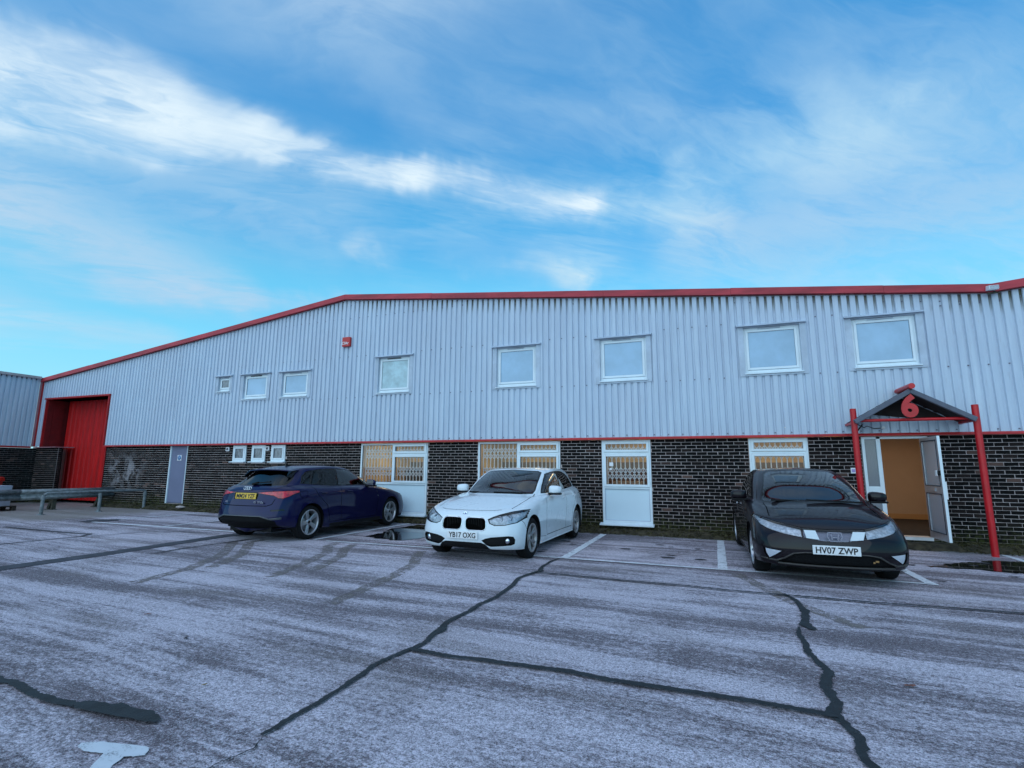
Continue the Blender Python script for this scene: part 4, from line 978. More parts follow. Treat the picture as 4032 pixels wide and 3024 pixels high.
def grow(poly, d):
    cx = sum(p[0] for p in poly)/len(poly); cy = sum(p[1] for p in poly)/len(poly); n = len(poly); out = []
    area = sum(poly[i][0]*poly[(i+1) % n][1]-poly[(i+1) % n][0]*poly[i][1] for i in range(n)); s = 1 if area > 0 else -1
    for i in range(n):
        a = Vector(poly[i-1]); b_ = Vector(poly[i]); c = Vector(poly[(i+1) % n])
        e1 = (b_-a).normalized(); e2 = (c-b_).normalized(); n1 = Vector((e1.y, -e1.x))*s; n2 = Vector((e2.y, -e2.x))*s
        nn = (n1+n2); nn = nn.normalized() if nn.length > .1 else n1
        k = min(1.6, 1/max(.4, nn.dot(n1))); q = b_+nn*d*k; out.append((q.x, q.y))
    return out
def rrect(cx, cy, hw, hh, r, n=4, skew=0.0):
    out = []
    for qx, qy, a0 in ((1, 1, 0), (-1, 1, 90), (-1, -1, 180), (1, -1, 270)):
        for k in range(n+1):
            a = radians(a0+90*k/n); x = cx+qx*(hw-r)+r*cos(a); y = cy+qy*(hh-r)+r*sin(a); out.append((x+skew*(y-cy), y))
    return out
def strip(pts, w):
    out = []
    for a, c in zip(pts, pts[1:]):
        a = Vector(a); c = Vector(c); d = (c-a).normalized(); n = Vector((-d.y, d.x))*w/2; a = a-d*w*.3; c = c+d*w*.3
        out.append([tuple(a-n), tuple(c-n), tuple(c+n), tuple(a+n)])
    return out
def bm_piece(bm_src, faces, L, mir, name, m, parent, off=0.0, thick=0.0, smooth=True, nrm=None, both=True, only=None):
    """lift tagged faces out of the half body; mirror them if asked"""
    vid = {}; vs = []; ns = []; fs = []
    for f in faces:
        ids = []
        for v in f.verts:
            if v.index not in vid:
                vid[v.index] = len(vs); n = nrm[v.index] if nrm and v.index in nrm else v.normal.copy(); ns.append(n.copy()); vs.append(v.co + n*off)
            ids.append(vid[v.index])
        fs.append(ids)
    V = []; N = []; FF = []
    sides = (1, -1) if mir == 'join' else ((1,) if mir == 1 else (-1,))
    for s in sides:
        b0 = len(V)
        for v, n in zip(vs, ns):
            V.append((v.x-L/2, v.y*s, v.z)); N.append((n.x, n.y*s, n.z))
        for f in fs: FF.append(tuple(b0+i for i in (f if s == 1 else f[::-1])))
    if mir == 'join':   # weld centreline
        key = {}; remap = []
        for i, v in enumerate(V):
            k_ = (round(v[0], 4), round(v[1], 4), round(v[2], 4)) if abs(v[1]) < 1e-3 else i
            remap.append(key.setdefault(k_, i))
        F2 = []
        for f in FF:
            g = []
            for i in f:
                i = remap[i]
                if i not in g: g.append(i)
            if len(g) > 2: F2.append(tuple(g))
        used = sorted({i for f in F2 for i in f}); mp = {u: i for i, u in enumerate(used)}
        V = [V[u] for u in used]; N = [N[u] for u in used]; N = [((n[0], 0.0, n[2]) if abs(v[1]) < 1e-3 else n) for v, n in zip(V, N)]
        FF = [tuple(mp[i] for i in f) for f in F2]
    me = bpy.data.meshes.new(name); me.from_pydata(V, [], FF); me.materials.append(m)
    me.polygons.foreach_set('use_smooth', [True]*len(FF)); me.update()
    if len(me.vertices) == len(N): me.normals_split_custom_set_from_vertices([Vector(n).normalized() if Vector(n).length > 0 else Vector((0, 0, 1)) for n in N])
    o = bpy.data.objects.new(name, me); COL.objects.link(o); o.parent = parent
    if thick:
        so = o.modifiers.new('thickness', 'SOLIDIFY'); so.thickness = thick; so.offset = -1 if thick > 0 else 1
    return o
def wheel(parent, L, x, y, R, rimR, style, m_rim, side, ang=0.0):
    """side=+1: outer face towards +y"""
    s = side; cx, cz = x-L/2, R
    t = MB(); hw = .105
    t.lathe([(rimR-.005, -hw+.01), (rimR+.02, -hw), (R-.03, -hw+.003), (R-.008, -hw+.02), (R, -hw+.04), (R, hw-.04), (R-.008, hw-.02), (R-.03, hw-.003), (rimR+.02, hw), (rimR-.005, hw-.01)], 44, 'y', (cx, y, cz))
    w = t.build('wheel', M_tyre, parent)
    r_ = MB(); fy = lambda q: y + s*q
    pr = [(rimR+.002, .095), (rimR+.003, .104), (rimR-.012, .106), (rimR-.020, .098), (rimR-.028, .06), (rimR-.035, -.09)]
    r_.lathe([(a, s*b_) for a, b_ in pr], 44, 'y', (cx, y, cz)); 
    n = 5
    for k in range(n):
        a0 = 2*pi*k/n + ang
        def pt(a, rr, d): return Vector((cx+cos(a)*rr, fy(d), cz+sin(a)*rr))
        def spoke(a1, a2, w1, w2, d1, d2, bend=0.0, r0=.045):
            vs = []
            for i in range(5):
                q = i/4; rr = r0+(rimR-.018-r0)*q; a = a1+(a2-a1)*q; ww = (w1+(w2-w1)*q)/2; d = d1+(d2-d1)*q - .012*sin(pi*q)*0
                da = ww/max(rr, .05)
                vs += [pt(a-da, rr, d-.006), pt(a-da*.55, rr, d), pt(a+da*.55, rr, d), pt(a+da, rr, d-.006), pt(a+da*.8, rr, d-.035), pt(a-da*.8, rr, d-.035)]
            fs = []
            for i in range(4):
                for j in range(6): fs.append((i*6+j, i*6+(j+1) % 6, (i+1)*6+(j+1) % 6, (i+1)*6+j))
            r_.add(vs, fs)
        if style == 'thick': spoke(a0, a0+.10, .055, .10, .070, .088)
        elif style == 'twin': spoke(a0-.10, a0-.19, .030, .040, .065, .090); spoke(a0+.10, a0+.19, .030, .040, .065, .090)
        else:
            spoke(a0, a0, .032, .040, .065, .092); spoke(a0+pi/5, a0+pi/5, .022, .034, .060, .090)
    r_.lathe([(0, s*.078), (.045, s*.078), (.062, s*.068), (.07, s*.045), (.07, 0)], 20, 'y', (cx, y, cz))
    r_.build('rim', m_rim, w)
    h = MB(); h.lathe([(0, s*.082), (.026, s*.082), (.030, s*.079)], 16, 'y', (cx, y, cz)); h.build('hub_cap', M_trim, w)
    d = MB(); d.lathe([(.05, s*.01), (.15, s*.01), (.15, s*-.015), (.05, s*-.015)], 30, 'y', (cx, y, cz)); d.box(cx+.07, cx+.15, y-.05, y+.04, cz-.05, cz+.07); d.build('brake', M_dimalloy, w)
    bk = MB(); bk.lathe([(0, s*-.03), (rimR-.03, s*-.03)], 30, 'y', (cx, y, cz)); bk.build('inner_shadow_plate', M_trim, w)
    return w
def make_car(name, label, loc, rz, L, rings, feats, front_ax, rear_ax, R, rimR, arch, m_paint, plates, wheel_style, m_rim, mirror, halfw, glass_side, nu=104, nv=76, interior=(1.5, 3.9, .62, .98), tilt=(0, 0), mirror_m=None):
    root = empty(name, loc, label, 'car', None, rz); root.rotation_euler = (tilt[0], tilt[1], rz)
    P = surf(rings, nu, nv); bm = bmesh.new()
    V = [[bm.verts.new(p if abs(p.y) > 1e-4 else Vector((p.x, 0, p.z))) for p in row] for row in P]
    for j in range(nv):
        for i in range(nu): 
            try: bm.faces.new((V[j][i], V[j+1][i], V[j+1][i+1], V[j][i+1]))
            except ValueError: pass
    bmesh.ops.remove_doubles(bm, verts=bm.verts, dist=2e-4); bmesh.ops.dissolve_degenerate(bm, edges=bm.edges, dist=1e-4)
    bm.normal_update()
    side = [f for f in bm.faces if abs(f.calc_center_median().z-.6) < .15 and f.calc_center_median().y > halfw*.9]
    if side and sum(f.normal.y for f in side) < 0: bmesh.ops.reverse_faces(bm, faces=bm.faces)
    bm.normal_update()
    lay = bm.faces.layers.int.new('feat')
    # wheel arches first
    for ax_ in (front_ax, rear_ax):
        circ = [(ax_+arch*cos(2*pi*k/32), R+.01+arch*sin(2*pi*k/32)) for k in range(32)]
        cut_feature(bm, lay, 99, circ, 'side', lambda c: c.y > .4)
    for f in bm.faces:
        c = f.calc_center_median()
        if not f[lay] and c.y > .42 and c.z < R+.0:
            for ax_ in (front_ax, rear_ax):
                if abs(c.x-ax_) < arch-.03 and f.normal.z < -.3: f[lay] = 99
    idx = 1; names = {}
    for ft in feats:
        polys = ft['poly'] if isinstance(ft['poly'][0][0], (tuple, list)) else [ft['poly']]
        for pg in polys: cut_feature(bm, lay, idx, pg, ft['view'], ft.get('cond'), ft.get('loose', False))
        names[idx] = ft; idx += 1
    bm.normal_update(); bm.verts.index_update()
    nrm = {v.index: v.normal.copy() for v in bm.verts}
    for i_, n in list(nrm.items()): pass
    groups = {}
    for f in bm.faces: groups.setdefault(f[lay], []).append(f)
    bm.verts.ensure_lookup_table()
    # painted shell with turned-in arch lips
    body = bm_piece(bm, groups[0], L, 'join', 'body', m_paint, root, nrm=nrm)
    for i in names:
        ft = names[i]; fs = groups.get(i, [])
        if not fs: print('empty feature', name, ft['name']); continue
        par = root
        if ft.get('pair'):
            for s in (1, -1):
                o = bm_piece(bm, fs, L, s, ft['name'], ft['mat'], root, off=ft.get('off', 0), nrm=nrm, thick=ft.get('thick', 0))
                if ft.get('label'): o['label'] = ft['label']
                if ft.get('back'):
                    q = bm_piece(bm, fs, L, s, 'reflector', ft['back'], o, off=-.035, nrm=nrm)
                if ft.get('extra'): ft['extra'](o, s, L)
        else:
            o = bm_piece(bm, fs, L, 'join', ft['name'], ft['mat'], root, off=ft.get('off', 0), nrm=nrm, thick=ft.get('thick', 0))
            if ft.get('back'): bm_piece(bm, fs, L, 'join', 'reflector', ft['back'], o, off=-.035, nrm=nrm)
            if ft.get('extra'): ft['extra'](o, 1, L)
    bm.free()
    # wheels, liners, chassis
    ty = halfw-.125
    for ax_ in (front_ax, rear_ax):
        for s in (1, -1): wheel(root, L, ax_, s*ty, R, rimR, wheel_style, m_rim, s, ang=.3+ax_*1.7+s)
    for ax_ in (front_ax, rear_ax):
        for s in (1, -1):
            q = MB(); n = 20; A = arch+.004; vs = []
            for k in range(n+1):
                a = pi*(-.12)+pi*1.24*k/n
                for yy in (halfw-.010, .50): vs.append((ax_-L/2+A*cos(a), s*yy, R+.01+A*sin(a)))
            c0 = len(vs); vs.append((ax_-L/2, s*.50, R+.01))
            q.add(vs, [(2*k, 2*k+1, 2*k+3, 2*k+2) for k in range(n)]+[(2*k+1, c0, 2*k+3) for k in range(n)], True)
            q.build('arch_liner', M_trim, root, recalc=False)
    q = MB(); q.box(.25-L/2, L/2-.25, -.52, .52, .18, .32); q.box(front_ax+arch-L/2, rear_ax-arch-L/2, -halfw+.1, halfw-.1, .19, .32); q.build('floor_pan', M_trim, root)
    ix0, ix1, iw, iz = interior
    q = MB(); q.box(ix0-.30-L/2, ix0+.18-L/2, -iw-.08, iw+.08, .5, iz-.07); q.build('dashboard', M_seat, root, bevel=.03)
    for s in (1, -1):
        q = MB(); cx = ix0+1.05-L/2; q.box(cx-.45, cx+.05, s*.36-.25, s*.36+.25, .35, .55); q.bar((cx, s*.36, .5), (cx+.22, s*.36, 1.08), .48, .12, up=(1, 0, 0)); q.bar((cx+.22, s*.36, 1.10), (cx+.26, s*.36, 1.27), .26, .09, up=(1, 0, 0)); q.build('front_seat', M_seat, root, bevel=.03)
    q = MB(); cx = ix0+2.0-L/2; q.box(cx-.4, cx+.1, -.6, .6, .35, .55); q.bar((cx+.1, 0, .5), (cx+.27, 0, 1.0), 1.15, .12, up=(1, 0, 0))
    for yy in (-.38, .38): q.bar((cx+.27, yy, 1.0), (cx+.29, yy, 1.14), .24, .07, up=(1, 0, 0))
    q.build('rear_seat', M_seat, root, bevel=.02)
    q = MB(); q.tube([(ix0+.38-L/2+.05*cos(a), .36*1+.17*sin(a), iz-.10+.15*cos(a)) for a in [k*2*pi/20 for k in range(21)]], .014, 6, caps=False); q.build('steering_wheel', M_seat, root)
    q = MB(); q.box(ix0+.62-L/2, ix0+.65-L/2, -.12, .12, iz+.24, iz+.31); q.build('rear_view_mirror', M_trim, root, bevel=.01)
    # door mirrors
    mx, mz, my, lenx = mirror
    for s in (1, -1):
        bmm = bmesh.new(); bmesh.ops.create_icosphere(bmm, subdivisions=3, radius=1.0)
        for v in bmm.verts:
            v.co = Vector([math.copysign(abs(c_)**.62, c_) for c_ in v.co])
            x, y, z = v.co; x = x*.5 if x > 0 else x; v.co = Vector((x*.10*(1-.25*abs(y)), y*.118, z*.075*(1+.10*(-y*s))))
            if v.co.x > .035: v.co.x = .035
            if v.co.z < -.055: v.co.z = -.055
            v.co += Vector((mx-L/2, s*my, mz))
        me = bpy.data.meshes.new('door_mirror'); bmm.to_mesh(me); bmm.free(); me.materials.append(mirror_m or m_paint)
        for p_ in me.polygons: p_.use_smooth = True
        o = bpy.data.objects.new('door_mirror', me); COL.objects.link(o); o.parent = root
        q = MB(); q.box(mx-L/2-.10, mx-L/2+.03, s*my-.115, s*my+.11, mz-.085, mz-.056); q.bar((mx-L/2, s*(my-.10), mz-.065), (mx-L/2, s*(halfw-.08), mz-.09), .07, .045); q.build('mirror_base', M_trim, o, bevel=.012)
        q = MB(); q.box(mx-L/2+.0352, mx-L/2+.038, s*my-.09, s*my+.09, mz-.05, mz+.06); q.build('mirror_glass', M_chrome, o)
    # plates
    for (which, txt, px, pz, pm, pitch) in plates:
        q = MB(); q.box(-.26, .26, -.006, .006, -.0555, .0555); o = q.build('number_plate', pm, root, bevel=.006)
        t_ = text_mesh('plate_lettering', txt, .108, M_ink, o, (0, -.0075, -.002), ext=.001, off=.0022, sx=.80)
        # fit lettering into the plate
        w_ = max(v.co.x for v in t_.data.vertices)-min(v.co.x for v in t_.data.vertices); h_ = max(v.co.z for v in t_.data.vertices)-min(v.co.z for v in t_.data.vertices)
        mxx = (max(v.co.x for v in t_.data.vertices)+min(v.co.x for v in t_.data.vertices))/2; mzz = (max(v.co.z for v in t_.data.vertices)+min(v.co.z for v in t_.data.vertices))/2
        for v in t_.data.vertices: v.co.x = (v.co.x-mxx)*.455/w_; v.co.z = (v.co.z-mzz)*.079/h_
        o.location = (px-L/2, 0, pz); o.rotation_euler = (pitch, 0, -pi/2 if which == 'front' else pi/2)
    return root
def ringset(xf, dxq, xc, yq, yc, sx, sy, xrc, yrc, yrq, xrq, xr, z):
    xs = [xf, xf+dxq, xc]+sx+[xrc, xrq, xr]; ys = [0, yq, yc]+sy+[yrc, yrq, 0]
    return list(zip(xs, ys, z))
def rows(data): return [list(zip(x, y, z)) for x, y, z in data]
def cl(x, z): return (x, [0]*11, z if isinstance(z, list) else [z]*11)

# ---- white hatchback, nose to the camera
BL = 4.33
bR = rows([
 cl([.25,.3,.45,.77,1.45,2.1,2.8,3.46,3.9,4.1,4.15], .17),
 ([.12,.16,.36,.77,1.45,2.1,2.8,3.46,4.02,4.22,4.26],[0,.42,.72,.80,.79,.79,.79,.80,.72,.42,0],[.20,.19,.18,.17,.17,.17,.17,.18,.22,.25,.25]),
 ([.03,.07,.29,.77,1.45,2.1,2.8,3.46,4.04,4.27,4.31],[0,.46,.815,.875,.86,.855,.86,.88,.81,.46,0],[.235,.225,.215,.22,.20,.20,.20,.22,.27,.3,.3]),
 ([.0,.04,.25,.77,1.45,2.1,2.8,3.46,4.07,4.30,4.33],[0,.47,.835,.887,.868,.862,.868,.89,.83,.47,0],[.38,.38,.38,.38,.34,.34,.34,.38,.42,.42,.42]),
 ([.015,.055,.28,.77,1.45,2.1,2.8,3.46,4.08,4.29,4.32],[0,.47,.83,.888,.878,.874,.878,.895,.835,.48,0],[.52,.52,.54,.58,.54,.54,.54,.58,.60,.58,.58]),
 ([.045,.085,.33,.8,1.45,2.1,2.8,3.45,4.06,4.24,4.27],[0,.46,.80,.872,.882,.882,.886,.885,.80,.48,0],[.66,.66,.69,.76,.77,.78,.80,.82,.82,.80,.80]),
 ([.14,.18,.42,.85,1.45,2.1,2.8,3.4,4.0,4.20,4.23],[0,.44,.745,.81,.850,.855,.855,.84,.76,.47,0],[.745,.745,.765,.850,.90,.92,.94,.965,.96,.93,.93]),
 ([.45,.48,.62,.95,1.5,2.1,2.8,3.4,3.97,4.17,4.20],[0,.40,.65,.73,.805,.815,.81,.79,.72,.46,0],[.835,.83,.83,.885,.935,.955,.975,1.0,1.0,.98,.98]),
 ([.9,.92,1.0,1.2,1.55,2.1,2.8,3.4,3.95,4.14,4.17],[0,.37,.61,.70,.775,.79,.785,.765,.70,.45,0],[.925,.92,.905,.925,.95,.965,.985,1.01,1.02,1.01,1.01]),
 ([1.28,1.30,1.42,1.52,1.68,2.15,2.8,3.4,3.92,4.10,4.13],[0,.36,.63,.695,.745,.765,.76,.735,.67,.43,0],[.985,.98,.965,.96,.965,.975,.995,1.02,1.04,1.05,1.05]),
 ([1.68,1.70,1.80,1.88,2.02,2.35,2.85,3.36,3.84,4.02,4.06],[0,.35,.620,.670,.712,.725,.715,.685,.62,.41,0],[1.19,1.19,1.17,1.165,1.17,1.18,1.19,1.19,1.19,1.20,1.20]),
 ([2.08,2.10,2.18,2.25,2.36,2.6,2.95,3.34,3.70,3.90,3.94],[0,.36,.590,.620,.645,.655,.645,.615,.56,.40,0],[1.365,1.36,1.335,1.33,1.347,1.360,1.360,1.355,1.342,1.345,1.348]),
 ([2.25,2.26,2.32,2.4,2.5,2.7,3.0,3.29,3.58,3.76,3.80],[0,.29,.48,.51,.54,.55,.54,.52,.47,.33,0],[1.40,1.398,1.385,1.385,1.397,1.407,1.407,1.402,1.388,1.382,1.385]),
 cl([2.4,2.42,2.45,2.5,2.6,2.8,3.0,3.25,3.46,3.58,3.61], [1.418,1.418,1.42,1.421,1.424,1.426,1.425,1.419,1.410,1.403,1.402])])
def kid_extra(o, s, L):
    q = MB()
    for k in range(9): q.box(.055-L/2, .075-L/2, s*(.065+k*.029)-.003, s*(.065+k*.029)+.003, .50, .655)
    q.build('grille_bar', M_trim, o)
def fog_extra(o, s, L):
    q = MB(); q.lathe([(0, -.005), (.038, 0), (.045, .012), (.045, .03)], 20, 'x', (.155-L/2, s*.665, .33)); q.build('fog_lamp', M_chrome, o)
def hl_extra(o, s, L):
    for yy, zz1, xx in ((.545, .635, .17), (.665, .655, .25)):
        q = MB(); q.lathe([(.0, .0), (.03, .004), (.044, -.012), (.050, -.012), (.050, .03)], 20, 'x', (xx-L/2, s*yy, zz1)); q.build('lamp_ring', M_chrome, o)
W1_ = [(1.62,.985),(1.78,1.09),(1.96,1.20),(2.14,1.285),(2.38,1.325),(2.60,1.332),(2.63,1.0),(2.1,.99)]
W2_ = [(2.70,1.0),(2.67,1.338),(2.95,1.337),(3.15,1.320),(3.34,1.285),(3.38,1.02)]
W3_ = [(3.42,1.025),(3.385,1.272),(3.52,1.215),(3.62,1.13),(3.68,1.05)]
WALL = [(1.59,.97),(1.76,1.10),(1.94,1.215),(2.12,1.305),(2.38,1.345),(2.66,1.357),(2.96,1.356),(3.18,1.338),(3.38,1.298),(3.56,1.222),(3.67,1.13),(3.74,1.03),(3.0,1.0),(2.1,.97)]
kid = rrect(.200, .572, .165, .088, .058, skew=-.10)
b_feats = [
 dict(name='windscreen', poly=[(-.01,.995),(.40,.99),(.605,.985),(.615,1.02),(.575,1.20),(.535,1.315),(.47,1.340),(-.01,1.365)], view='front', mat=M_carglass, cond=lambda c: c.x > 1.1 and c.z > .95),
 dict(name='windscreen_seal', poly=[(-.01,.97),(.41,.965),(.63,.965),(.638,1.02),(.597,1.21),(.556,1.33),(.48,1.357),(-.01,1.380)], view='front', mat=M_gloss, off=-.002, cond=lambda c: c.x > 1.1 and c.z > .94),
 dict(name='rear_window', poly=[(-.01,1.07),(.5,1.065),(.43,1.27),(-.01,1.30)], view='rear', mat=M_privacy, cond=lambda c: c.x > 3.4),
 dict(name='front_door_window', poly=W1_, view='side', mat=M_carglass, pair=True, cond=lambda c: c.z > .9),
 dict(name='rear_door_window', poly=W2_, view='side', mat=M_carglass, pair=True, cond=lambda c: c.z > .9),
 dict(name='quarter_window', poly=W3_, view='side', mat=M_carglass, pair=True, cond=lambda c: c.z > .9),
 dict(name='window_surround', poly=WALL, view='side', mat=M_gloss, pair=True, off=-.003, thick=.01, cond=lambda c: c.z > .9),
 dict(name='kidney_grille', poly=kid, view='front', mat=M_dark, pair=True, off=-.03, extra=kid_extra),
 dict(name='grille_surround', poly=grow(kid, .012), view='front', mat=M_chrome, pair=True, off=.003, thick=.02),
 dict(name='headlight', poly=[(.405,.640),(.47,.672),(.56,.705),(.68,.738),(.80,.757),(.870,.758),(.885,.72),(.855,.655),(.79,.600),(.64,.566),(.50,.562),(.43,.590)], view='front', mat=M_lens, back=M_reflector, pair=True, off=.002, extra=hl_extra, cond=lambda c: c.x < .8),
 dict(name='headlight_bezel', poly=grow([(.405,.640),(.47,.672),(.56,.705),(.68,.738),(.80,.757),(.870,.758),(.885,.72),(.855,.655),(.79,.600),(.64,.566),(.50,.562),(.43,.590)], .012), view='front', mat=M_gloss, pair=True, off=-.004, cond=lambda c: c.x < .8),
 dict(name='fog_lamp_intake', poly=[(.31,.335),(.37,.365),(.46,.385),(.70,.405),(.765,.395),(.785,.35),(.775,.285),(.73,.265),(.45,.245),(.39,.265)], view='front', mat=M_black, pair=True, off=-.03, extra=fog_extra),
 dict(name='lower_intake', poly=[(-.01,.305),(.30,.303),(.37,.28),(.44,.20),(.46,.10),(-.01,.10)], view='front', mat=M_black, off=-.02, loose=True, cond=lambda c: c.x < .5 and c.z < .32),
 dict(name='bonnet_gap', poly=strip([(-.01,.185),(.25,.195),(.42,.235),(.52,.30)], .012)+strip([(.645,.42),(.672,.62),(.69,.95),(.685,1.25),(.66,1.44)], .012), view='top', mat=M_dark, pair=True, off=-.01, cond=lambda c: c.x < 1.5 and c.z > .65),
 dict(name='door_gap', poly=strip([(1.50,.90),(1.44,.70),(1.46,.42),(1.50,.29)], .010)+strip([(2.66,.99),(2.68,.7),(2.64,.29)], .010)+strip([(3.42,1.0),(3.36,.82),(3.12,.62),(3.02,.29)], .010)+strip([(1.50,.285),(3.02,.285)], .010), view='side', mat=M_dark, pair=True, off=-.01),
 dict(name='bumper_gap', poly=strip([(.30,.66),(.40,.58),(.46,.48)], .008)+strip([(1.13,.30),(1.45,.27)], .006), view='side', mat=M_dark, pair=True, off=-.006),
 dict(name='fuel_flap', poly=strip([(3.66,.90),(3.82,.895),(3.83,.80),(3.67,.80),(3.66,.90)], .007), view='side', mat=M_dark, off=-.005),
 dict(name='tail_light', poly=[(.45,.88),(.80,.90),(.80,.76),(.50,.76)], view='rear', mat=M_redlens, pair=True, off=.002),
]
M_pw = paint('white_car_paint', (0.74, 0.80, 0.84), 0.0, .28, .25)
white = make_car('white_hatchback', 'white five-door hatchback parked nose outwards between the dark blue car and the black car', (-3.56, -4.70+BL/2, .038), radians(90-1.0), BL, bR, b_feats, .77, 3.46, .318, .222, .352, M_pw,
    [('front', 'YB17 OXG', -.012, .405, M_plate_w, 0)], 'twin', M_dimalloy, (1.80, 1.03, .93, .2), .882, None, interior=(1.55, 3.9, .60, .98))

def local_thing(mb, name, m, par, L=0, **k):
    mb.v = [(x-L/2, y, z) for x, y, z in mb.v]; return mb.build(name, m, par, **k)
q = MB(); q.lathe([(0, -.006), (.036, -.006), (.042, -.002), (.042, .01)], 28, 'x', (.088, 0, .710)); bd = local_thing(q, 'bonnet_badge', M_chrome, white, BL)
for a0, c_ in ((0, (0.02, .10, .42)), (90, (.8, .8, .82)), (180, (0.02, .10, .42)), (270, (.8, .8, .82))):
    q = MB(); pts = [(0, 0)]+[(.025*cos(radians(a0+90*k/5)), .025*sin(radians(a0+90*k/5))) for k in range(6)]
    q.add([(.080-BL/2, -y, .71+z) for y, z in pts], [tuple(range(7))]); q.build('badge_quarter', mat('badge_blue' if c_[0] < .1 else 'badge_white', c_, .3), bd, recalc=False)
q = MB(); q.prism([(3.45, 1.40), (3.62, 1.385), (3.60, 1.44)], -.012, .012, 'xz'); local_thing(q, 'roof_aerial', M_pw, white, BL)
for x_ in (2.44, 3.22):
    for s in (1, -1):
        q = MB(); q.bar((x_-.09, s*.905, .865), (x_+.09, s*.905, .875), .022, .028); local_thing(q, 'door_handle', M_pw, white, BL, bevel=.008)
q = MB(); q.bar((1.33, -.55, .985), (1.28, .05, .992), .02, .02); q.bar((1.36, .05, .985), (1.33, .55, .985), .02, .02); local_thing(q, 'wiper', M_trim, white, BL)

# ---- black hatchback, nose to the camera
HL = 4.25
hR = rows([
 cl([.25,.3,.45,.90,1.5,2.1,2.8,3.535,3.9,4.05,4.1], .17),
 ([.12,.15,.35,.90,1.5,2.1,2.8,3.535,4.0,4.14,4.18],[0,.42,.72,.80,.79,.79,.79,.80,.72,.42,0],[.20,.20,.20,.18,.17,.17,.17,.2,.25,.27,.27]),
 ([.03,.06,.27,.90,1.5,2.1,2.8,3.535,4.02,4.19,4.23],[0,.46,.82,.875,.86,.855,.86,.88,.80,.45,0],[.245,.245,.25,.23,.21,.21,.21,.24,.32,.33,.33]),
 ([.0,.03,.24,.90,1.5,2.1,2.8,3.535,4.04,4.22,4.25],[0,.47,.845,.887,.868,.865,.872,.89,.82,.46,0],[.38,.38,.40,.40,.36,.36,.37,.40,.46,.46,.46]),
 ([.01,.045,.27,.90,1.5,2.1,2.8,3.535,4.05,4.21,4.24],[0,.47,.84,.888,.880,.878,.882,.892,.82,.48,0],[.52,.525,.56,.60,.58,.58,.60,.62,.63,.60,.60]),
 ([.045,.09,.36,.92,1.5,2.1,2.8,3.5,4.03,4.17,4.20],[0,.46,.80,.876,.884,.884,.888,.882,.80,.48,0],[.60,.615,.685,.77,.79,.81,.84,.86,.84,.82,.82]),
 ([.13,.18,.50,.95,1.47,2.1,2.8,3.45,3.98,4.17,4.19],[0,.44,.765,.825,.855,.858,.855,.83,.76,.47,0],[.695,.71,.79,.87,.92,.95,.98,1.0,.98,.95,.95]),
 ([.40,.43,.64,1.0,1.45,2.1,2.8,3.4,3.95,4.15,4.17],[0,.42,.69,.77,.81,.82,.81,.79,.72,.46,0],[.815,.815,.84,.905,.96,.985,1.01,1.03,1.02,1.0,1.0]),
 ([.70,.72,.84,1.07,1.45,2.1,2.8,3.4,3.93,4.10,4.13],[0,.40,.655,.735,.785,.80,.79,.765,.70,.45,0],[.905,.90,.90,.94,.98,1.0,1.02,1.04,1.04,1.03,1.03]),
 ([.98,1.0,1.12,1.26,1.50,2.1,2.8,3.4,3.90,4.05,4.08],[0,.40,.67,.725,.765,.785,.77,.74,.67,.43,0],[.975,.97,.96,.965,.985,1.01,1.03,1.05,1.06,1.07,1.07]),
 ([1.45,1.47,1.58,1.68,1.86,2.25,2.8,3.3,3.7,3.85,3.88],[0,.36,.61,.66,.70,.715,.70,.67,.60,.40,0],[1.22,1.215,1.195,1.19,1.205,1.225,1.235,1.23,1.21,1.21,1.21]),
 ([1.95,1.97,2.06,2.13,2.25,2.5,2.9,3.2,3.45,3.58,3.6],[0,.33,.54,.58,.605,.615,.60,.57,.51,.36,0],[1.405,1.40,1.375,1.37,1.38,1.39,1.38,1.36,1.335,1.33,1.33]),
 ([2.12,2.13,2.2,2.27,2.38,2.6,2.9,3.12,3.33,3.45,3.47],[0,.26,.42,.45,.47,.48,.47,.45,.42,.30,0],[1.44,1.438,1.425,1.425,1.43,1.435,1.425,1.41,1.39,1.38,1.38]),
 cl([2.25,2.27,2.3,2.36,2.46,2.66,2.88,3.05,3.2,3.32,3.35], [1.457,1.457,1.459,1.46,1.46,1.458,1.449,1.438,1.425,1.413,1.41])])
HW1 = [(1.52,1.005),(1.72,1.11),(1.92,1.215),(2.12,1.305),(2.32,1.355),(2.52,1.368),(2.56,1.03),(2.1,1.02)]
HW2 = [(2.62,1.03),(2.59,1.368),(2.88,1.358),(3.12,1.32),(3.32,1.25),(3.52,1.13),(3.50,1.06)]
HWA = [(1.48,.99),(1.70,1.12),(1.90,1.23),(2.10,1.322),(2.32,1.375),(2.57,1.388),(2.90,1.378),(3.15,1.338),(3.36,1.265),(3.60,1.12),(3.56,1.045),(2.6,1.01),(2.0,1.0)]
hlp = [(.355,.585),(.355,.690),(.47,.712),(.62,.745),(.76,.785),(.83,.800),(.855,.785),(.80,.705),(.70,.655),(.55,.615)]
M_mesh = mat('dark_honeycomb_grille', (0.005, 0.005, 0.006), .7, bump=1.0, bscale=90, spec=.15)
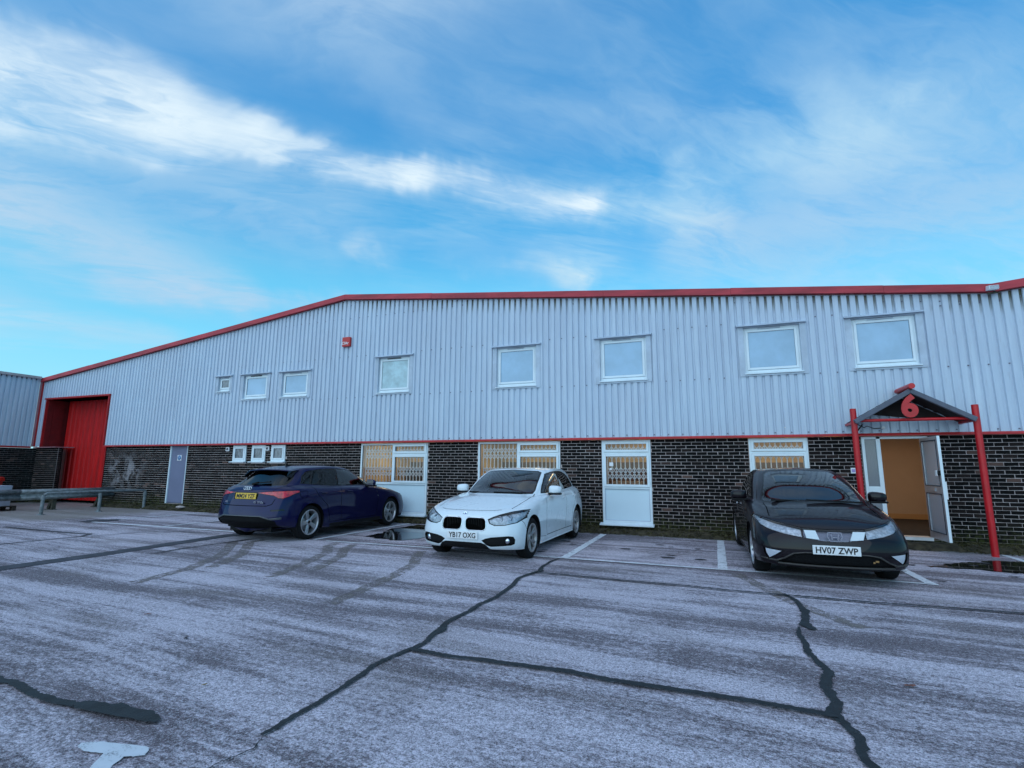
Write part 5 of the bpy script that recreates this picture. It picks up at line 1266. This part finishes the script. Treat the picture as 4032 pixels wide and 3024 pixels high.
def h_center(o, s, L):
    for s_ in (1, -1):
        q = MB(); q.prism([(s_*.165, .560), (s_*.31, .578), (s_*.335, .675), (s_*.205, .672)], .028-L/2, .040-L/2, 'yz'); q.build('garnish_insert', mat('pale_lens_insert', (.78, .86, .92), .25, metal=.1), o)
    q = MB()
    # shield and H emblem
    R0 = [(-.075,.655),(-.078,.60),(-.055,.552),(.055,.552),(.078,.60),(.075,.655)]
    for a, c in zip(R0, R0[1:]+R0[:1]): q.bar((.018-L/2, a[0], a[1]), (.018-L/2, c[0], c[1]), .012, .014, up=(1, 0, 0))
    q.bar((.014-L/2, -.040, .640), (.014-L/2, -.030, .566), .014, .018, up=(1, 0, 0)); q.bar((.014-L/2, .040, .640), (.014-L/2, .030, .566), .014, .018, up=(1, 0, 0)); q.bar((.014-L/2, -.036, .600), (.014-L/2, .036, .600), .012, .018, up=(1, 0, 0))
    q.build('emblem', M_chrome, o)
def h_fog(o, s, L):
    pass
hsplit = strip([(.345,.575),(.345,.70)], .010)
h_feats = [
 dict(name='windscreen', poly=[(-.01,.985),(.42,.975),(.64,.965),(.645,.995),(.575,1.17),(.50,1.345),(.43,1.385),(-.01,1.41)], view='front', mat=M_carglass, cond=lambda c: c.x > .9 and c.z > .95),
 dict(name='windscreen_seal', poly=[(-.01,.96),(.43,.953),(.665,.945),(.668,.99),(.59,1.175),(.515,1.36),(.44,1.402),(-.01,1.427)], view='front', mat=M_gloss, off=-.002, cond=lambda c: c.x > .9 and c.z > .93),
 dict(name='rear_window', poly=[(-.01,1.09),(.5,1.085),(.43,1.27),(-.01,1.30)], view='rear', mat=M_privacy, cond=lambda c: c.x > 3.3),
 dict(name='front_door_window', poly=HW1, view='side', mat=M_carglass, pair=True, cond=lambda c: c.z > .9),
 dict(name='rear_door_window', poly=HW2, view='side', mat=M_carglass, pair=True, cond=lambda c: c.z > .9),
 dict(name='window_surround', poly=HWA, view='side', mat=M_gloss, pair=True, off=-.003, thick=.01, cond=lambda c: c.z > .9),
 dict(name='headlight', poly=hlp, view='front', mat=M_lens, back=M_reflector, pair=True, off=.002, cond=lambda c: c.x < .9),
 dict(name='front_garnish', poly=[(-.01,.548),(.13,.550),(.335,.580),(.335,.688),(.15,.678),(-.01,.676)], view='front', mat=M_lens, back=mat('smoky_garnish_backing', (.16, .17, .20), .25, metal=.6), off=.002, extra=h_center, cond=lambda c: c.x < .3),
 dict(name='lamp_gap', poly=grow([(-.03,.548),(.13,.550),(.355,.585),(.55,.615),(.70,.655),(.80,.705),(.855,.785),(.83,.800),(.76,.785),(.62,.745),(.47,.712),(.355,.690),(.15,.678),(-.03,.676)], .007), view='front', mat=M_gloss, off=-.004, cond=lambda c: c.x < .9),
 dict(name='fog_lamp', poly=[(.60,.398),(.775,.415),(.765,.36),(.735,.30)], view='front', mat=mat('fog_lens', (.62, .66, .72), .2, metal=.35, coat=1), pair=True, off=-.004),
 dict(name='fog_surround', poly=[(.56,.405),(.795,.430),(.79,.36),(.745,.275)], view='front', mat=M_gloss, pair=True, off=-.012),
 dict(name='lower_grille', poly=[(-.01,.395),(.34,.395),(.46,.375),(.56,.31),(.64,.275),(.64,.25),(-.01,.245)], view='front', mat=M_mesh, off=-.03),
 dict(name='grille_lip', poly=[(-.01,.408),(.35,.408),(.475,.388),(.575,.322),(.66,.287),(.82,.30),(.82,.285),(.64,.262),(.64,.235),(-.01,.232)], view='front', mat=mat('satin_bumper_lip', (.045, .04, .036), .5), off=.006, thick=.02),
 dict(name='bonnet_gap', poly=strip([(.66,.48),(.655,.62),(.645,.80),(.655,1.08)], .012), view='top', mat=M_dark, pair=True, off=-.01, cond=lambda c: c.x < 1.3 and c.z > .7),
 dict(name='door_gap', poly=strip([(1.50,.93),(1.42,.70),(1.44,.42),(1.5,.29)], .010)+strip([(2.59,1.0),(2.60,.7),(2.56,.29)], .010)+strip([(3.50,1.0),(3.40,.82),(3.14,.62),(3.0,.29)], .010), view='side', mat=M_dark, pair=True, off=-.01),
 dict(name='tail_light', poly=[(.45,.96),(.80,.96),(.80,.82),(.50,.84)], view='rear', mat=M_redlens, pair=True, off=.002),
]
M_pb = paint('black_car_paint', (0.005, 0.0025, 0.005), .0, .4, .03)
black = make_car('black_hatchback', 'black hatchback with full-width glass light band, parked nose outwards beside the red entrance porch', (1.30, -4.42+HL/2, .025), radians(90+2.4), HL, hR, h_feats, .90, 3.535, .320, .228, .355, M_pb,
    [('front', 'HV07 ZWP', -.015, .445, M_plate_w, 0)], 'ten', M_silver, (1.55, 1.03, .94, .2), .882, None, interior=(1.35, 3.9, .60, .98))
q = MB(); q.bar((1.00, -.60, .975), (.94, .10, 1.00), .022, .022); q.bar((1.03, .0, .985), (1.02, .55, .985), .022, .022); local_thing(q, 'wiper', M_trim, black, HL)
for x_ in (2.36,):
    for s in (1, -1):
        q = MB(); q.bar((x_-.07, s*.905, .855), (x_+.07, s*.905, .86), .022, .03); local_thing(q, 'door_handle', M_chrome, black, HL, bevel=.008)
q = MB(); q.box(.010, .016, -.445, -.41, .325, .345); q.box(.010, .016, -.405, -.385, .31, .33); local_thing(q, 'type_badge', mat('gold_badge', (.35, .20, .08), .4, metal=.6), black, HL)
q = MB(); q.lathe([(.027, .0), (.030, .002)], 14, 'x', (1.47, -.55, 1.07)); local_thing(q, 'tax_disc', mat('green_disc', (.12, .28, .10), .6), black, HL)

# ---- dark blue hatchback, tail to the camera
AL = 4.46; SX = AL/4.34
aR = rows([
 cl([.25,.3,.45,.87,1.5,2.1,2.8,3.506,3.9,4.15,4.2], .17),
 ([.12,.16,.36,.87,1.5,2.1,2.8,3.506,4.02,4.22,4.26],[0,.44,.74,.82,.81,.81,.81,.82,.74,.44,0],[.2,.19,.18,.17,.17,.17,.17,.2,.27,.29,.29]),
 ([.02,.06,.29,.87,1.5,2.1,2.8,3.506,4.06,4.30,4.33],[0,.48,.83,.89,.878,.872,.878,.895,.84,.52,0],[.24,.23,.22,.22,.20,.20,.20,.25,.35,.36,.36]),
 ([.0,.04,.26,.87,1.5,2.1,2.8,3.506,4.075,4.31,4.34],[0,.49,.85,.905,.888,.884,.890,.910,.855,.54,0],[.38,.38,.38,.38,.34,.34,.34,.38,.45,.45,.45]),
 ([.015,.055,.28,.87,1.5,2.1,2.8,3.506,4.06,4.29,4.32],[0,.49,.85,.906,.902,.900,.904,.912,.855,.54,0],[.52,.52,.54,.60,.55,.55,.57,.60,.60,.58,.58]),
 ([.045,.085,.33,.87,1.5,2.1,2.8,3.5,4.035,4.235,4.265],[0,.47,.82,.892,.900,.905,.910,.902,.845,.54,0],[.66,.66,.70,.78,.79,.80,.82,.84,.80,.77,.77]),
 ([.14,.18,.42,.9,1.47,2.1,2.8,3.45,3.985,4.20,4.235],[0,.45,.76,.83,.865,.872,.875,.862,.80,.52,0],[.745,.745,.765,.86,.91,.93,.95,.965,.945,.925,.925]),
 ([.45,.48,.62,.98,1.50,2.1,2.8,3.42,3.94,4.15,4.185],[0,.41,.67,.75,.812,.825,.82,.80,.745,.495,0],[.835,.83,.835,.90,.945,.965,.985,1.0,1.0,.985,.985]),
 ([.9,.92,1.0,1.2,1.54,2.1,2.8,3.4,3.90,4.095,4.13],[0,.38,.63,.71,.785,.80,.79,.77,.71,.47,0],[.93,.925,.91,.935,.96,.98,1.0,1.02,1.025,1.02,1.02]),
 ([1.22,1.24,1.36,1.46,1.64,2.1,2.8,3.4,3.85,4.03,4.07],[0,.37,.65,.71,.758,.775,.765,.735,.675,.45,0],[.985,.98,.97,.97,.98,.99,1.01,1.03,1.05,1.05,1.05]),
 ([1.62,1.64,1.74,1.82,1.96,2.3,2.85,3.3,3.66,3.82,3.86],[0,.34,.60,.65,.695,.71,.695,.665,.61,.42,0],[1.19,1.185,1.17,1.165,1.17,1.185,1.19,1.19,1.19,1.19,1.19]),
 ([2.02,2.04,2.12,2.19,2.3,2.6,2.95,3.3,3.52,3.64,3.66],[0,.33,.535,.58,.605,.62,.605,.58,.53,.38,0],[1.37,1.365,1.345,1.34,1.352,1.366,1.362,1.345,1.335,1.34,1.345]),
 ([2.2,2.21,2.28,2.36,2.46,2.7,3.0,3.22,3.40,3.50,3.52],[0,.27,.43,.46,.49,.50,.49,.465,.425,.30,0],[1.405,1.402,1.39,1.39,1.40,1.41,1.402,1.392,1.382,1.38,1.383]),
 cl([2.34,2.36,2.40,2.46,2.56,2.78,2.98,3.14,3.28,3.38,3.40], [1.425,1.425,1.427,1.428,1.43,1.431,1.425,1.418,1.411,1.405,1.404])])
aR = [[(x*SX, y, z) for x, y, z in rg] for rg in aR]
AW1 = [(1.62,1.0),(1.80,1.10),(2.00,1.215),(2.20,1.295),(2.42,1.33),(2.66,1.34),(2.70,1.015),(2.1,1.01)]
AW2 = [(2.77,1.015),(2.73,1.34),(3.02,1.335),(3.30,1.31),(3.46,1.05)]
AW3 = [(3.52,1.055),(3.37,1.30),(3.50,1.275),(3.62,1.20),(3.70,1.08)]
AWA = [(1.58,.985),(1.78,1.115),(1.98,1.232),(2.18,1.315),(2.42,1.35),(2.72,1.36),(3.04,1.355),(3.36,1.328),(3.53,1.292),(3.65,1.21),(3.74,1.065),(3.0,1.0),(2.1,.99)]
tl = [(.27,.905),(.52,.925),(.845,.938),(.86,.91),(.83,.845),(.77,.805),(.70,.815),(.62,.86),(.42,.885)]
a_feats = [
 dict(name='windscreen', poly=[(-.01,.995),(.40,.99),(.61,.985),(.545,1.20),(.485,1.325),(.40,1.35),(-.01,1.37)], view='front', mat=M_carglass, cond=lambda c: c.x > 1.1 and c.z > .95),
 dict(name='rear_window', poly=[(-.01,1.055),(.40,1.05),(.60,1.06),(.585,1.12),(.515,1.25),(.47,1.30),(-.01,1.325)], view='rear', mat=M_privacy, cond=lambda c: c.x > 3.4),
 dict(name='rear_window_seal', poly=[(-.01,1.035),(.41,1.03),(.635,1.04),(.615,1.13),(.54,1.265),(.50,1.325),(-.01,1.345)], view='rear', mat=M_gloss, off=-.002, cond=lambda c: c.x > 3.4),
 dict(name='front_door_window', poly=AW1, view='side', mat=M_carglass, pair=True, cond=lambda c: c.z > .9),
 dict(name='rear_door_window', poly=AW2, view='side', mat=M_privacy, pair=True, cond=lambda c: c.z > .9),
 dict(name='quarter_window', poly=AW3, view='side', mat=M_privacy, pair=True, cond=lambda c: c.z > .9),
 dict(name='window_surround', poly=AWA, view='side', mat=M_gloss, pair=True, off=-.003, thick=.01, cond=lambda c: c.z > .9),
 dict(name='tail_light', poly=tl, view='rear', mat=M_redlens, pair=True, off=.004, cond=lambda c: c.x > 3.6),
 dict(name='tail_light_gap', poly=grow(tl, .010)+[], view='rear', mat=M_gloss, pair=True, off=-.004, cond=lambda c: c.x > 3.6),
 dict(name='diffuser', poly=[(-.01,.475),(.45,.475),(.60,.43),(.72,.40),(.72,.25),(-.01,.25)], view='rear', mat=M_mesh, off=-.02, cond=lambda c: c.x > 4.0),
 dict(name='bumper_blade', poly=[(-.01,.495),(.46,.495),(.62,.45),(.80,.47),(.80,.43),(.60,.41),(.44,.455),(-.01,.455)], view='rear', mat=mat('satin_grey_blade', (.06, .065, .075), .35), off=.004, thick=.02, cond=lambda c: c.x > 3.9),
 dict(name='side_vent', poly=[(.62,.60),(.80,.615),(.83,.585),(.64,.575)], view='rear', mat=M_gloss, pair=True, off=-.006, cond=lambda c: c.x > 3.8),
 dict(name='tailgate_gap', poly=strip([(-.01,.665),(.53,.67),(.62,.70),(.655,.79)], .012)+strip([(.66,1.02),(.60,.985),(.56,.93)], .008), view='rear', mat=M_dark, pair=True, off=-.010, cond=lambda c: c.x > 3.8),
 dict(name='plate_recess', poly=[(-.01,.915),(.27,.915),(.27,.905),(.31,.885),(.285,.78),(-.01,.775)], view='rear', mat=M_gloss, off=-.010, cond=lambda c: c.x > 3.9),
 dict(name='door_gap', poly=strip([(1.50,.93),(1.44,.70),(1.46,.42),(1.50,.29)], .010)+strip([(2.73,1.0),(2.75,.7),(2.70,.29)], .010)+strip([(3.56,1.04),(3.42,.82),(3.16,.62),(3.06,.29)], .010)+strip([(1.5,.285),(3.06,.285)], .010), view='side', mat=M_dark, pair=True, off=-.010),
 dict(name='fuel_flap', poly=strip([(3.72,.93),(3.90,.92),(3.91,.84),(3.86,.80),(3.76,.80),(3.73,.84),(3.72,.93)], .008), view='side', mat=M_dark, off=-.006),
 dict(name='sill_trim', poly=[(1.3,.255),(3.05,.255),(3.05,.15),(1.3,.15)], view='side', mat=M_trim, pair=True, off=.0),
 dict(name='headlight', poly=[(.45,.60),(.50,.69),(.80,.745),(.85,.70),(.70,.61)], view='front', mat=M_lens, back=M_reflector, pair=True, off=.002, cond=lambda c: c.x < .8),
 dict(name='front_grille', poly=[(-.01,.66),(.42,.64),(.46,.52),(.34,.30),(-.01,.30)], view='front', mat=M_mesh, off=-.02, cond=lambda c: c.x < .5),
]
M_pn = paint('navy_car_paint', (0.0035, 0.0045, 0.050), .35, .32, .04)
blue = make_car('navy_hatchback', 'navy blue hatchback parked nose to the wall, its yellow rear plate showing', (-8.27, -4.58+AL/2, .058), radians(-90-.3), AL, aR, a_feats, .87*SX, 3.506*SX, .325, .240, .357, M_pn,
    [('rear', 'MM24 YZF', AL-.085, .843, M_plate_y, radians(-6))], 'thick', M_silver, (1.82, 1.04, .95, .2), .902, None, interior=(1.55, 3.9, .60, .98))
# spoiler with black fins, rings badge, wiper, aerial
q = MB()
prof_s = [(-.56, 1.335), (-.5, 1.352), (-.25, 1.368), (0, 1.372), (.25, 1.368), (.5, 1.352), (.56, 1.335)]
vs = []
for y_, z_ in prof_s:
    vs += [(3.62, y_, z_+.012), (3.90-abs(y_)*.10, y_, z_-.028), (3.905-abs(y_)*.10, y_, z_-.048), (3.70, y_, z_-.04)]
n = len(prof_s); q.add(vs, [(i*4+j, i*4+(j+1) % 4, (i+1)*4+(j+1) % 4, (i+1)*4+j) for i in range(n-1) for j in range(4)]+[(0, 1, 2, 3), ((n-1)*4+3, (n-1)*4+2, (n-1)*4+1, (n-1)*4)])
sp_ = local_thing(q, 'roof_spoiler', M_pn, blue, AL, bevel=.006)
q = MB()
for s in (1, -1): q.add([(3.70, s*.50, 1.33), (3.86, s*.50, 1.31), (3.96, s*.555, 1.20), (3.86, s*.575, 1.18), (3.70, s*.57, 1.33), (3.86, s*.575, 1.31)], [(0, 1, 2, 3), (4, 5, 2, 3), (0, 1, 5, 4), (0, 3, 4), (1, 2, 5)])
q.add([(3.70, -.52, 1.318), (3.70, .52, 1.318), (3.88, .50, 1.296), (3.88, -.50, 1.296)], [(0, 1, 2, 3)])
local_thing(q, 'spoiler_fin', M_gloss, sp_, AL)
q = MB()
for k in range(4):
    yc_ = -.0675+.045*k; q.tube([(4.345, yc_+.030*cos(a), .985+.030*sin(a)) for a in [j*2*pi/20 for j in range(21)]], .0055, 6, caps=False)
local_thing(q, 'rings_badge', M_chrome, blue, AL)
t_ = text_mesh('model_lettering', '45 TFSIe', .058, M_chrome, blue, (0, 0, 0), rot=(pi/2, 0, pi/2), ext=.003, off=.001, sx=1.2); t_.location = (AL/2-.052, .36, .735)
t_ = text_mesh('model_lettering', 'A3', .05, M_chrome, blue, (0, 0, 0), rot=(pi/2, 0, pi/2), ext=.003, off=.001, sx=1.2); t_.location = (AL/2-.052, -.44, .735)
q = MB(); q.bar((4.20, 0, 1.075), (4.13, .34, 1.105), .03, .02); q.bar((4.21, -.03, 1.055), (4.19, .09, 1.09), .06, .03); local_thing(q, 'rear_wiper', M_trim, blue, AL)
q = MB(); q.prism([(3.30, 1.415), (3.46, 1.40), (3.44, 1.465)], -.012, .012, 'xz'); local_thing(q, 'roof_aerial', M_gloss, blue, AL)
for x_ in (2.50, 3.30):
    for s in (1, -1):
        q = MB(); q.bar((x_-.09, s*.925, .875), (x_+.09, s*.925, .885), .022, .026); local_thing(q, 'door_handle', M_pn, blue, AL, bevel=.008)

# ------------------------------------------------------------------ barrier, pallet and clutter at the far left
rail = empty('tube_handrail', (-17.5, -1.5, gz(-17.5, -1.5)), 'low galvanised tube handrail with three posts in front of the corrugated barrier', 'handrail')
RO = Vector((-17.5, -1.5, gz(-17.5, -1.5)))
hp = [(-17.62, -2.90), (-17.50, -1.50), (-17.40, -.22)]
H = .60
g0 = RO.z
def tl_(x, y, z): return (x, y, z)
q = MB(); a, b_, c = hp
q.tube([(a[0], a[1], g0+H-.10), (a[0], a[1]+.02, g0+H-.03), (a[0]+.01, a[1]+.08, g0+H), (b_[0], b_[1], g0+H+.01), (c[0], c[1]-.06, g0+H), (c[0], c[1]-.01, g0+H-.03), (c[0], c[1], g0+H-.10)], .036, 14)
to_local(q.build('rail', M_galv, rail), RO)
for x_, y_ in hp:
    q = MB(); q.tube([(x_, y_, gz(x_, y_)), (x_, y_, g0+H-.04)], .045, 14); q.lathe([(.0, .0), (.10, .0), (.09, .018), (.045, .02)], 18, 'z', (x_, y_, gz(x_, y_))); to_local(q.build('post', M_galv, rail), RO)
    q = MB(); q.lathe([(.05, -.05), (.052, 0), (.05, .05)], 14, 'z', (x_, y_, g0+H-.12)); to_local(q.build('pipe_fitting', M_galv, rail), RO)
bar = empty('crash_barrier', (-19.4, -2, gz(-19.4, -2)), 'weathered corrugated steel crash barrier in front of the red loading door', 'barrier')
BO = Vector((-19.4, -2, gz(-19.4, -2)))
pr = [(.0, .0), (.02, .015), (.07, .05), (.07, .09), (.02, .125), (.0, .15), (.0, .17), (.02, .195), (.07, .23), (.07, .27), (.02, .305), (.0, .32)]
for k, (ya, yb) in enumerate(((.02, -2.6), (-2.6, -6.2))):
    q = MB(); vs = []
    for y_ in (ya, yb):
        xx = -19.32 + .05*(0 if y_ > -1 else 1) * .5 + (-.06*(-y_)/3)
        for px, pz in pr: vs.append((xx+px, y_, .335+gz(-19.4, y_)*.5+.03+pz+(.006*k)))
    m_ = len(pr); q.add(vs, [(i, i+1, m_+i+1, m_+i) for i in range(m_-1)], True); o = to_local(q.build('beam', M_galv, bar, recalc=False), BO)
    so = o.modifiers.new('thickness', 'SOLIDIFY'); so.thickness = .006
for y_ in (-.35, -1.68, -4.2):
    q = MB(); q.box(-19.44, -19.36, y_-.05, y_+.05, gz(-19.4, y_), .66); q.bar((-19.62, y_-.02, gz(-19.5, y_)+.02), (-19.42, y_-.02, .45), .09, .06, up=(0, 1, 0)); q.box(-19.72, -19.34, y_-.08, y_+.08, gz(-19.4, y_), gz(-19.4, y_)+.015); to_local(q.build('post', M_rust, bar), BO)
pa = empty('wooden_pallet', (-20.45, -3.0, gz(-20.4, -3)), 'dark wooden pallet on the ground behind the crash barrier', 'pallet')
for k in range(7):
    q = MB(); q.box(-.6+k*.178, -.6+k*.178+.12, -.6, .6, .122, .142); q.build('slat', M_wood, pa)
for k in range(3):
    q = MB(); y_ = -.55+k*.55; q.box(-.6, .6, y_-.05, y_+.05, .098, .120); q.build('stringer', M_wood, pa)
    q = MB(); q.box(-.6, .6, y_-.05, y_+.05, .0, .020); q.build('bottom_board', M_wood, pa)
    for x_ in (-.53, 0, .53):
        q = MB(); q.box(x_-.07, x_+.07, y_-.05, y_+.05, .021, .097); q.build('block', M_wood, pa)
def carton(x, y, z, w, d, h, rz, lab, grp=None):
    e = empty('carton', (x, y, z), lab, 'box', grp, rz)
    q = MB(); q.box(-w/2, w/2, -d/2, d/2, 0, h); q.build('carton_body', M_card, e, bevel=.006)
    q = MB(); q.box(-.03, .03, -d/2-.002, d/2+.002, h-.10, h+.002); q.build('packing_tape', mat('packing_tape', (.5, .5, .56), .3), e)
    for s in (1, -1):
        q = MB(); q.box(s*.02, s*(w/2-.01), -d/2+.01, d/2-.01, h+.001, h+.006); q.build('flap', M_card, e)
carton(-20.25, -2.85, gz(-20.3, -2.9)+.144, .62, .62, .60, .12, 'pale grey cardboard box standing on the pallet behind the crash barrier')
bn = empty('red_bin', (-22.2, -2.35, gz(-22, -2.3)), 'red plastic bin with rounded rim at the left edge against the brick wall', 'bin')
q = MB(); pr2 = [(.0, .0), (.44, .0), (.47, .10), (.56, .82), (.60, .84), (.60, .90), (.57, .92)]; q.lathe(pr2, 28, 'z', (0, 0, 0)); q.build('bin_body', M_bin, bn)
q = MB(); q.lathe([(.575, .915), (.60, .93), (.56, .97), (.3, 1.0), (0, 1.01)], 28, 'z'); q.build('bin_lid', M_bin, bn)
q = MB()
bmm = bmesh.new(); bmesh.ops.create_icosphere(bmm, subdivisions=3, radius=.16)
rr = random.Random(2)
for v in bmm.verts: v.co *= 1+rr.uniform(-.14, .14); v.co.z = v.co.z*.6
me = bpy.data.meshes.new('crumpled_bag'); bmm.to_mesh(me); bmm.free(); me.materials.append(M_white)
o = bpy.data.objects.new('plastic_bag', me); COL.objects.link(o); o.location = (-20.55, -3.35, gz(-20, -3.3)+.65-.02); tag(o, 'crumpled white plastic bag at the left edge behind the barrier', 'bag')
carton(-20.62, -3.35, gz(-20.3, -3.3)+.144, .45, .5, .42, -.1, 'smaller pale box at the left end of the pallet, under the white bag')
# fallen leaves and litter
def leaf(x, y, s, rz, lab, m=M_leafd):
    q = MB(); pts = []
    for k in range(12):
        a = 2*pi*k/12; r_ = s*(.55+.45*abs(cos(a)))*(1 if k % 2 else .82); pts.append((r_*cos(a), r_*.62*sin(a), .006+.10*s*abs(sin(2*a))))
    q.add([(0, 0, .012)]+pts, [(0, 1+k, 1+(k+1) % 12) for k in range(12)]); q.add([(s*.8, 0, .008), (s*1.5, .01, .010), (s*1.5, .014, .010)], [(0, 1, 2)])
    o = q.build('fallen_leaf', m, None, recalc=False); o.location = (x, y, gz(x, y)+.004); o.rotation_euler = (0, 0, rz); tag(o, lab, 'leaf', None)
leaf(1.14, -7.69, .045, .4, 'reddish-brown dead leaf lying alone on the open concrete at lower right')
leaf(-4.99, -8.47, .035, .9, 'small reddish leaf lying on the open concrete at left, farthest from the crack')
leaf(-4.03, -8.81, .032, 2.2, 'dark curled leaf on the concrete left of the long bitumen crack', mat('dark_leaf', (.04, .035, .04), .8))
leaf(-3.07, -9.41, .022, 1.2, 'tiny ochre leaf on the concrete just above the tar patch', mat('ochre_leaf', (.22, .15, .05), .8))
st_ = MB(); bmm = bmesh.new(); bmesh.ops.create_icosphere(bmm, subdivisions=2, radius=.11)
for v in bmm.verts: v.co *= 1+rr.uniform(-.2, .2); v.co.z *= .4; v.co.x *= 1.5
me = bpy.data.meshes.new('rubble_lump'); bmm.to_mesh(me); bmm.free(); me.materials.append(mat('pale_rubble', (.42, .36, .34), .9, var=.2))
o = bpy.data.objects.new('rubble_lump', me); COL.objects.link(o); o.location = (-15.7, -.22, gz(-15.7, -.2)+.12); tag(o, 'pale lump of rubble lying in the weeds below the grey door', 'rubble')
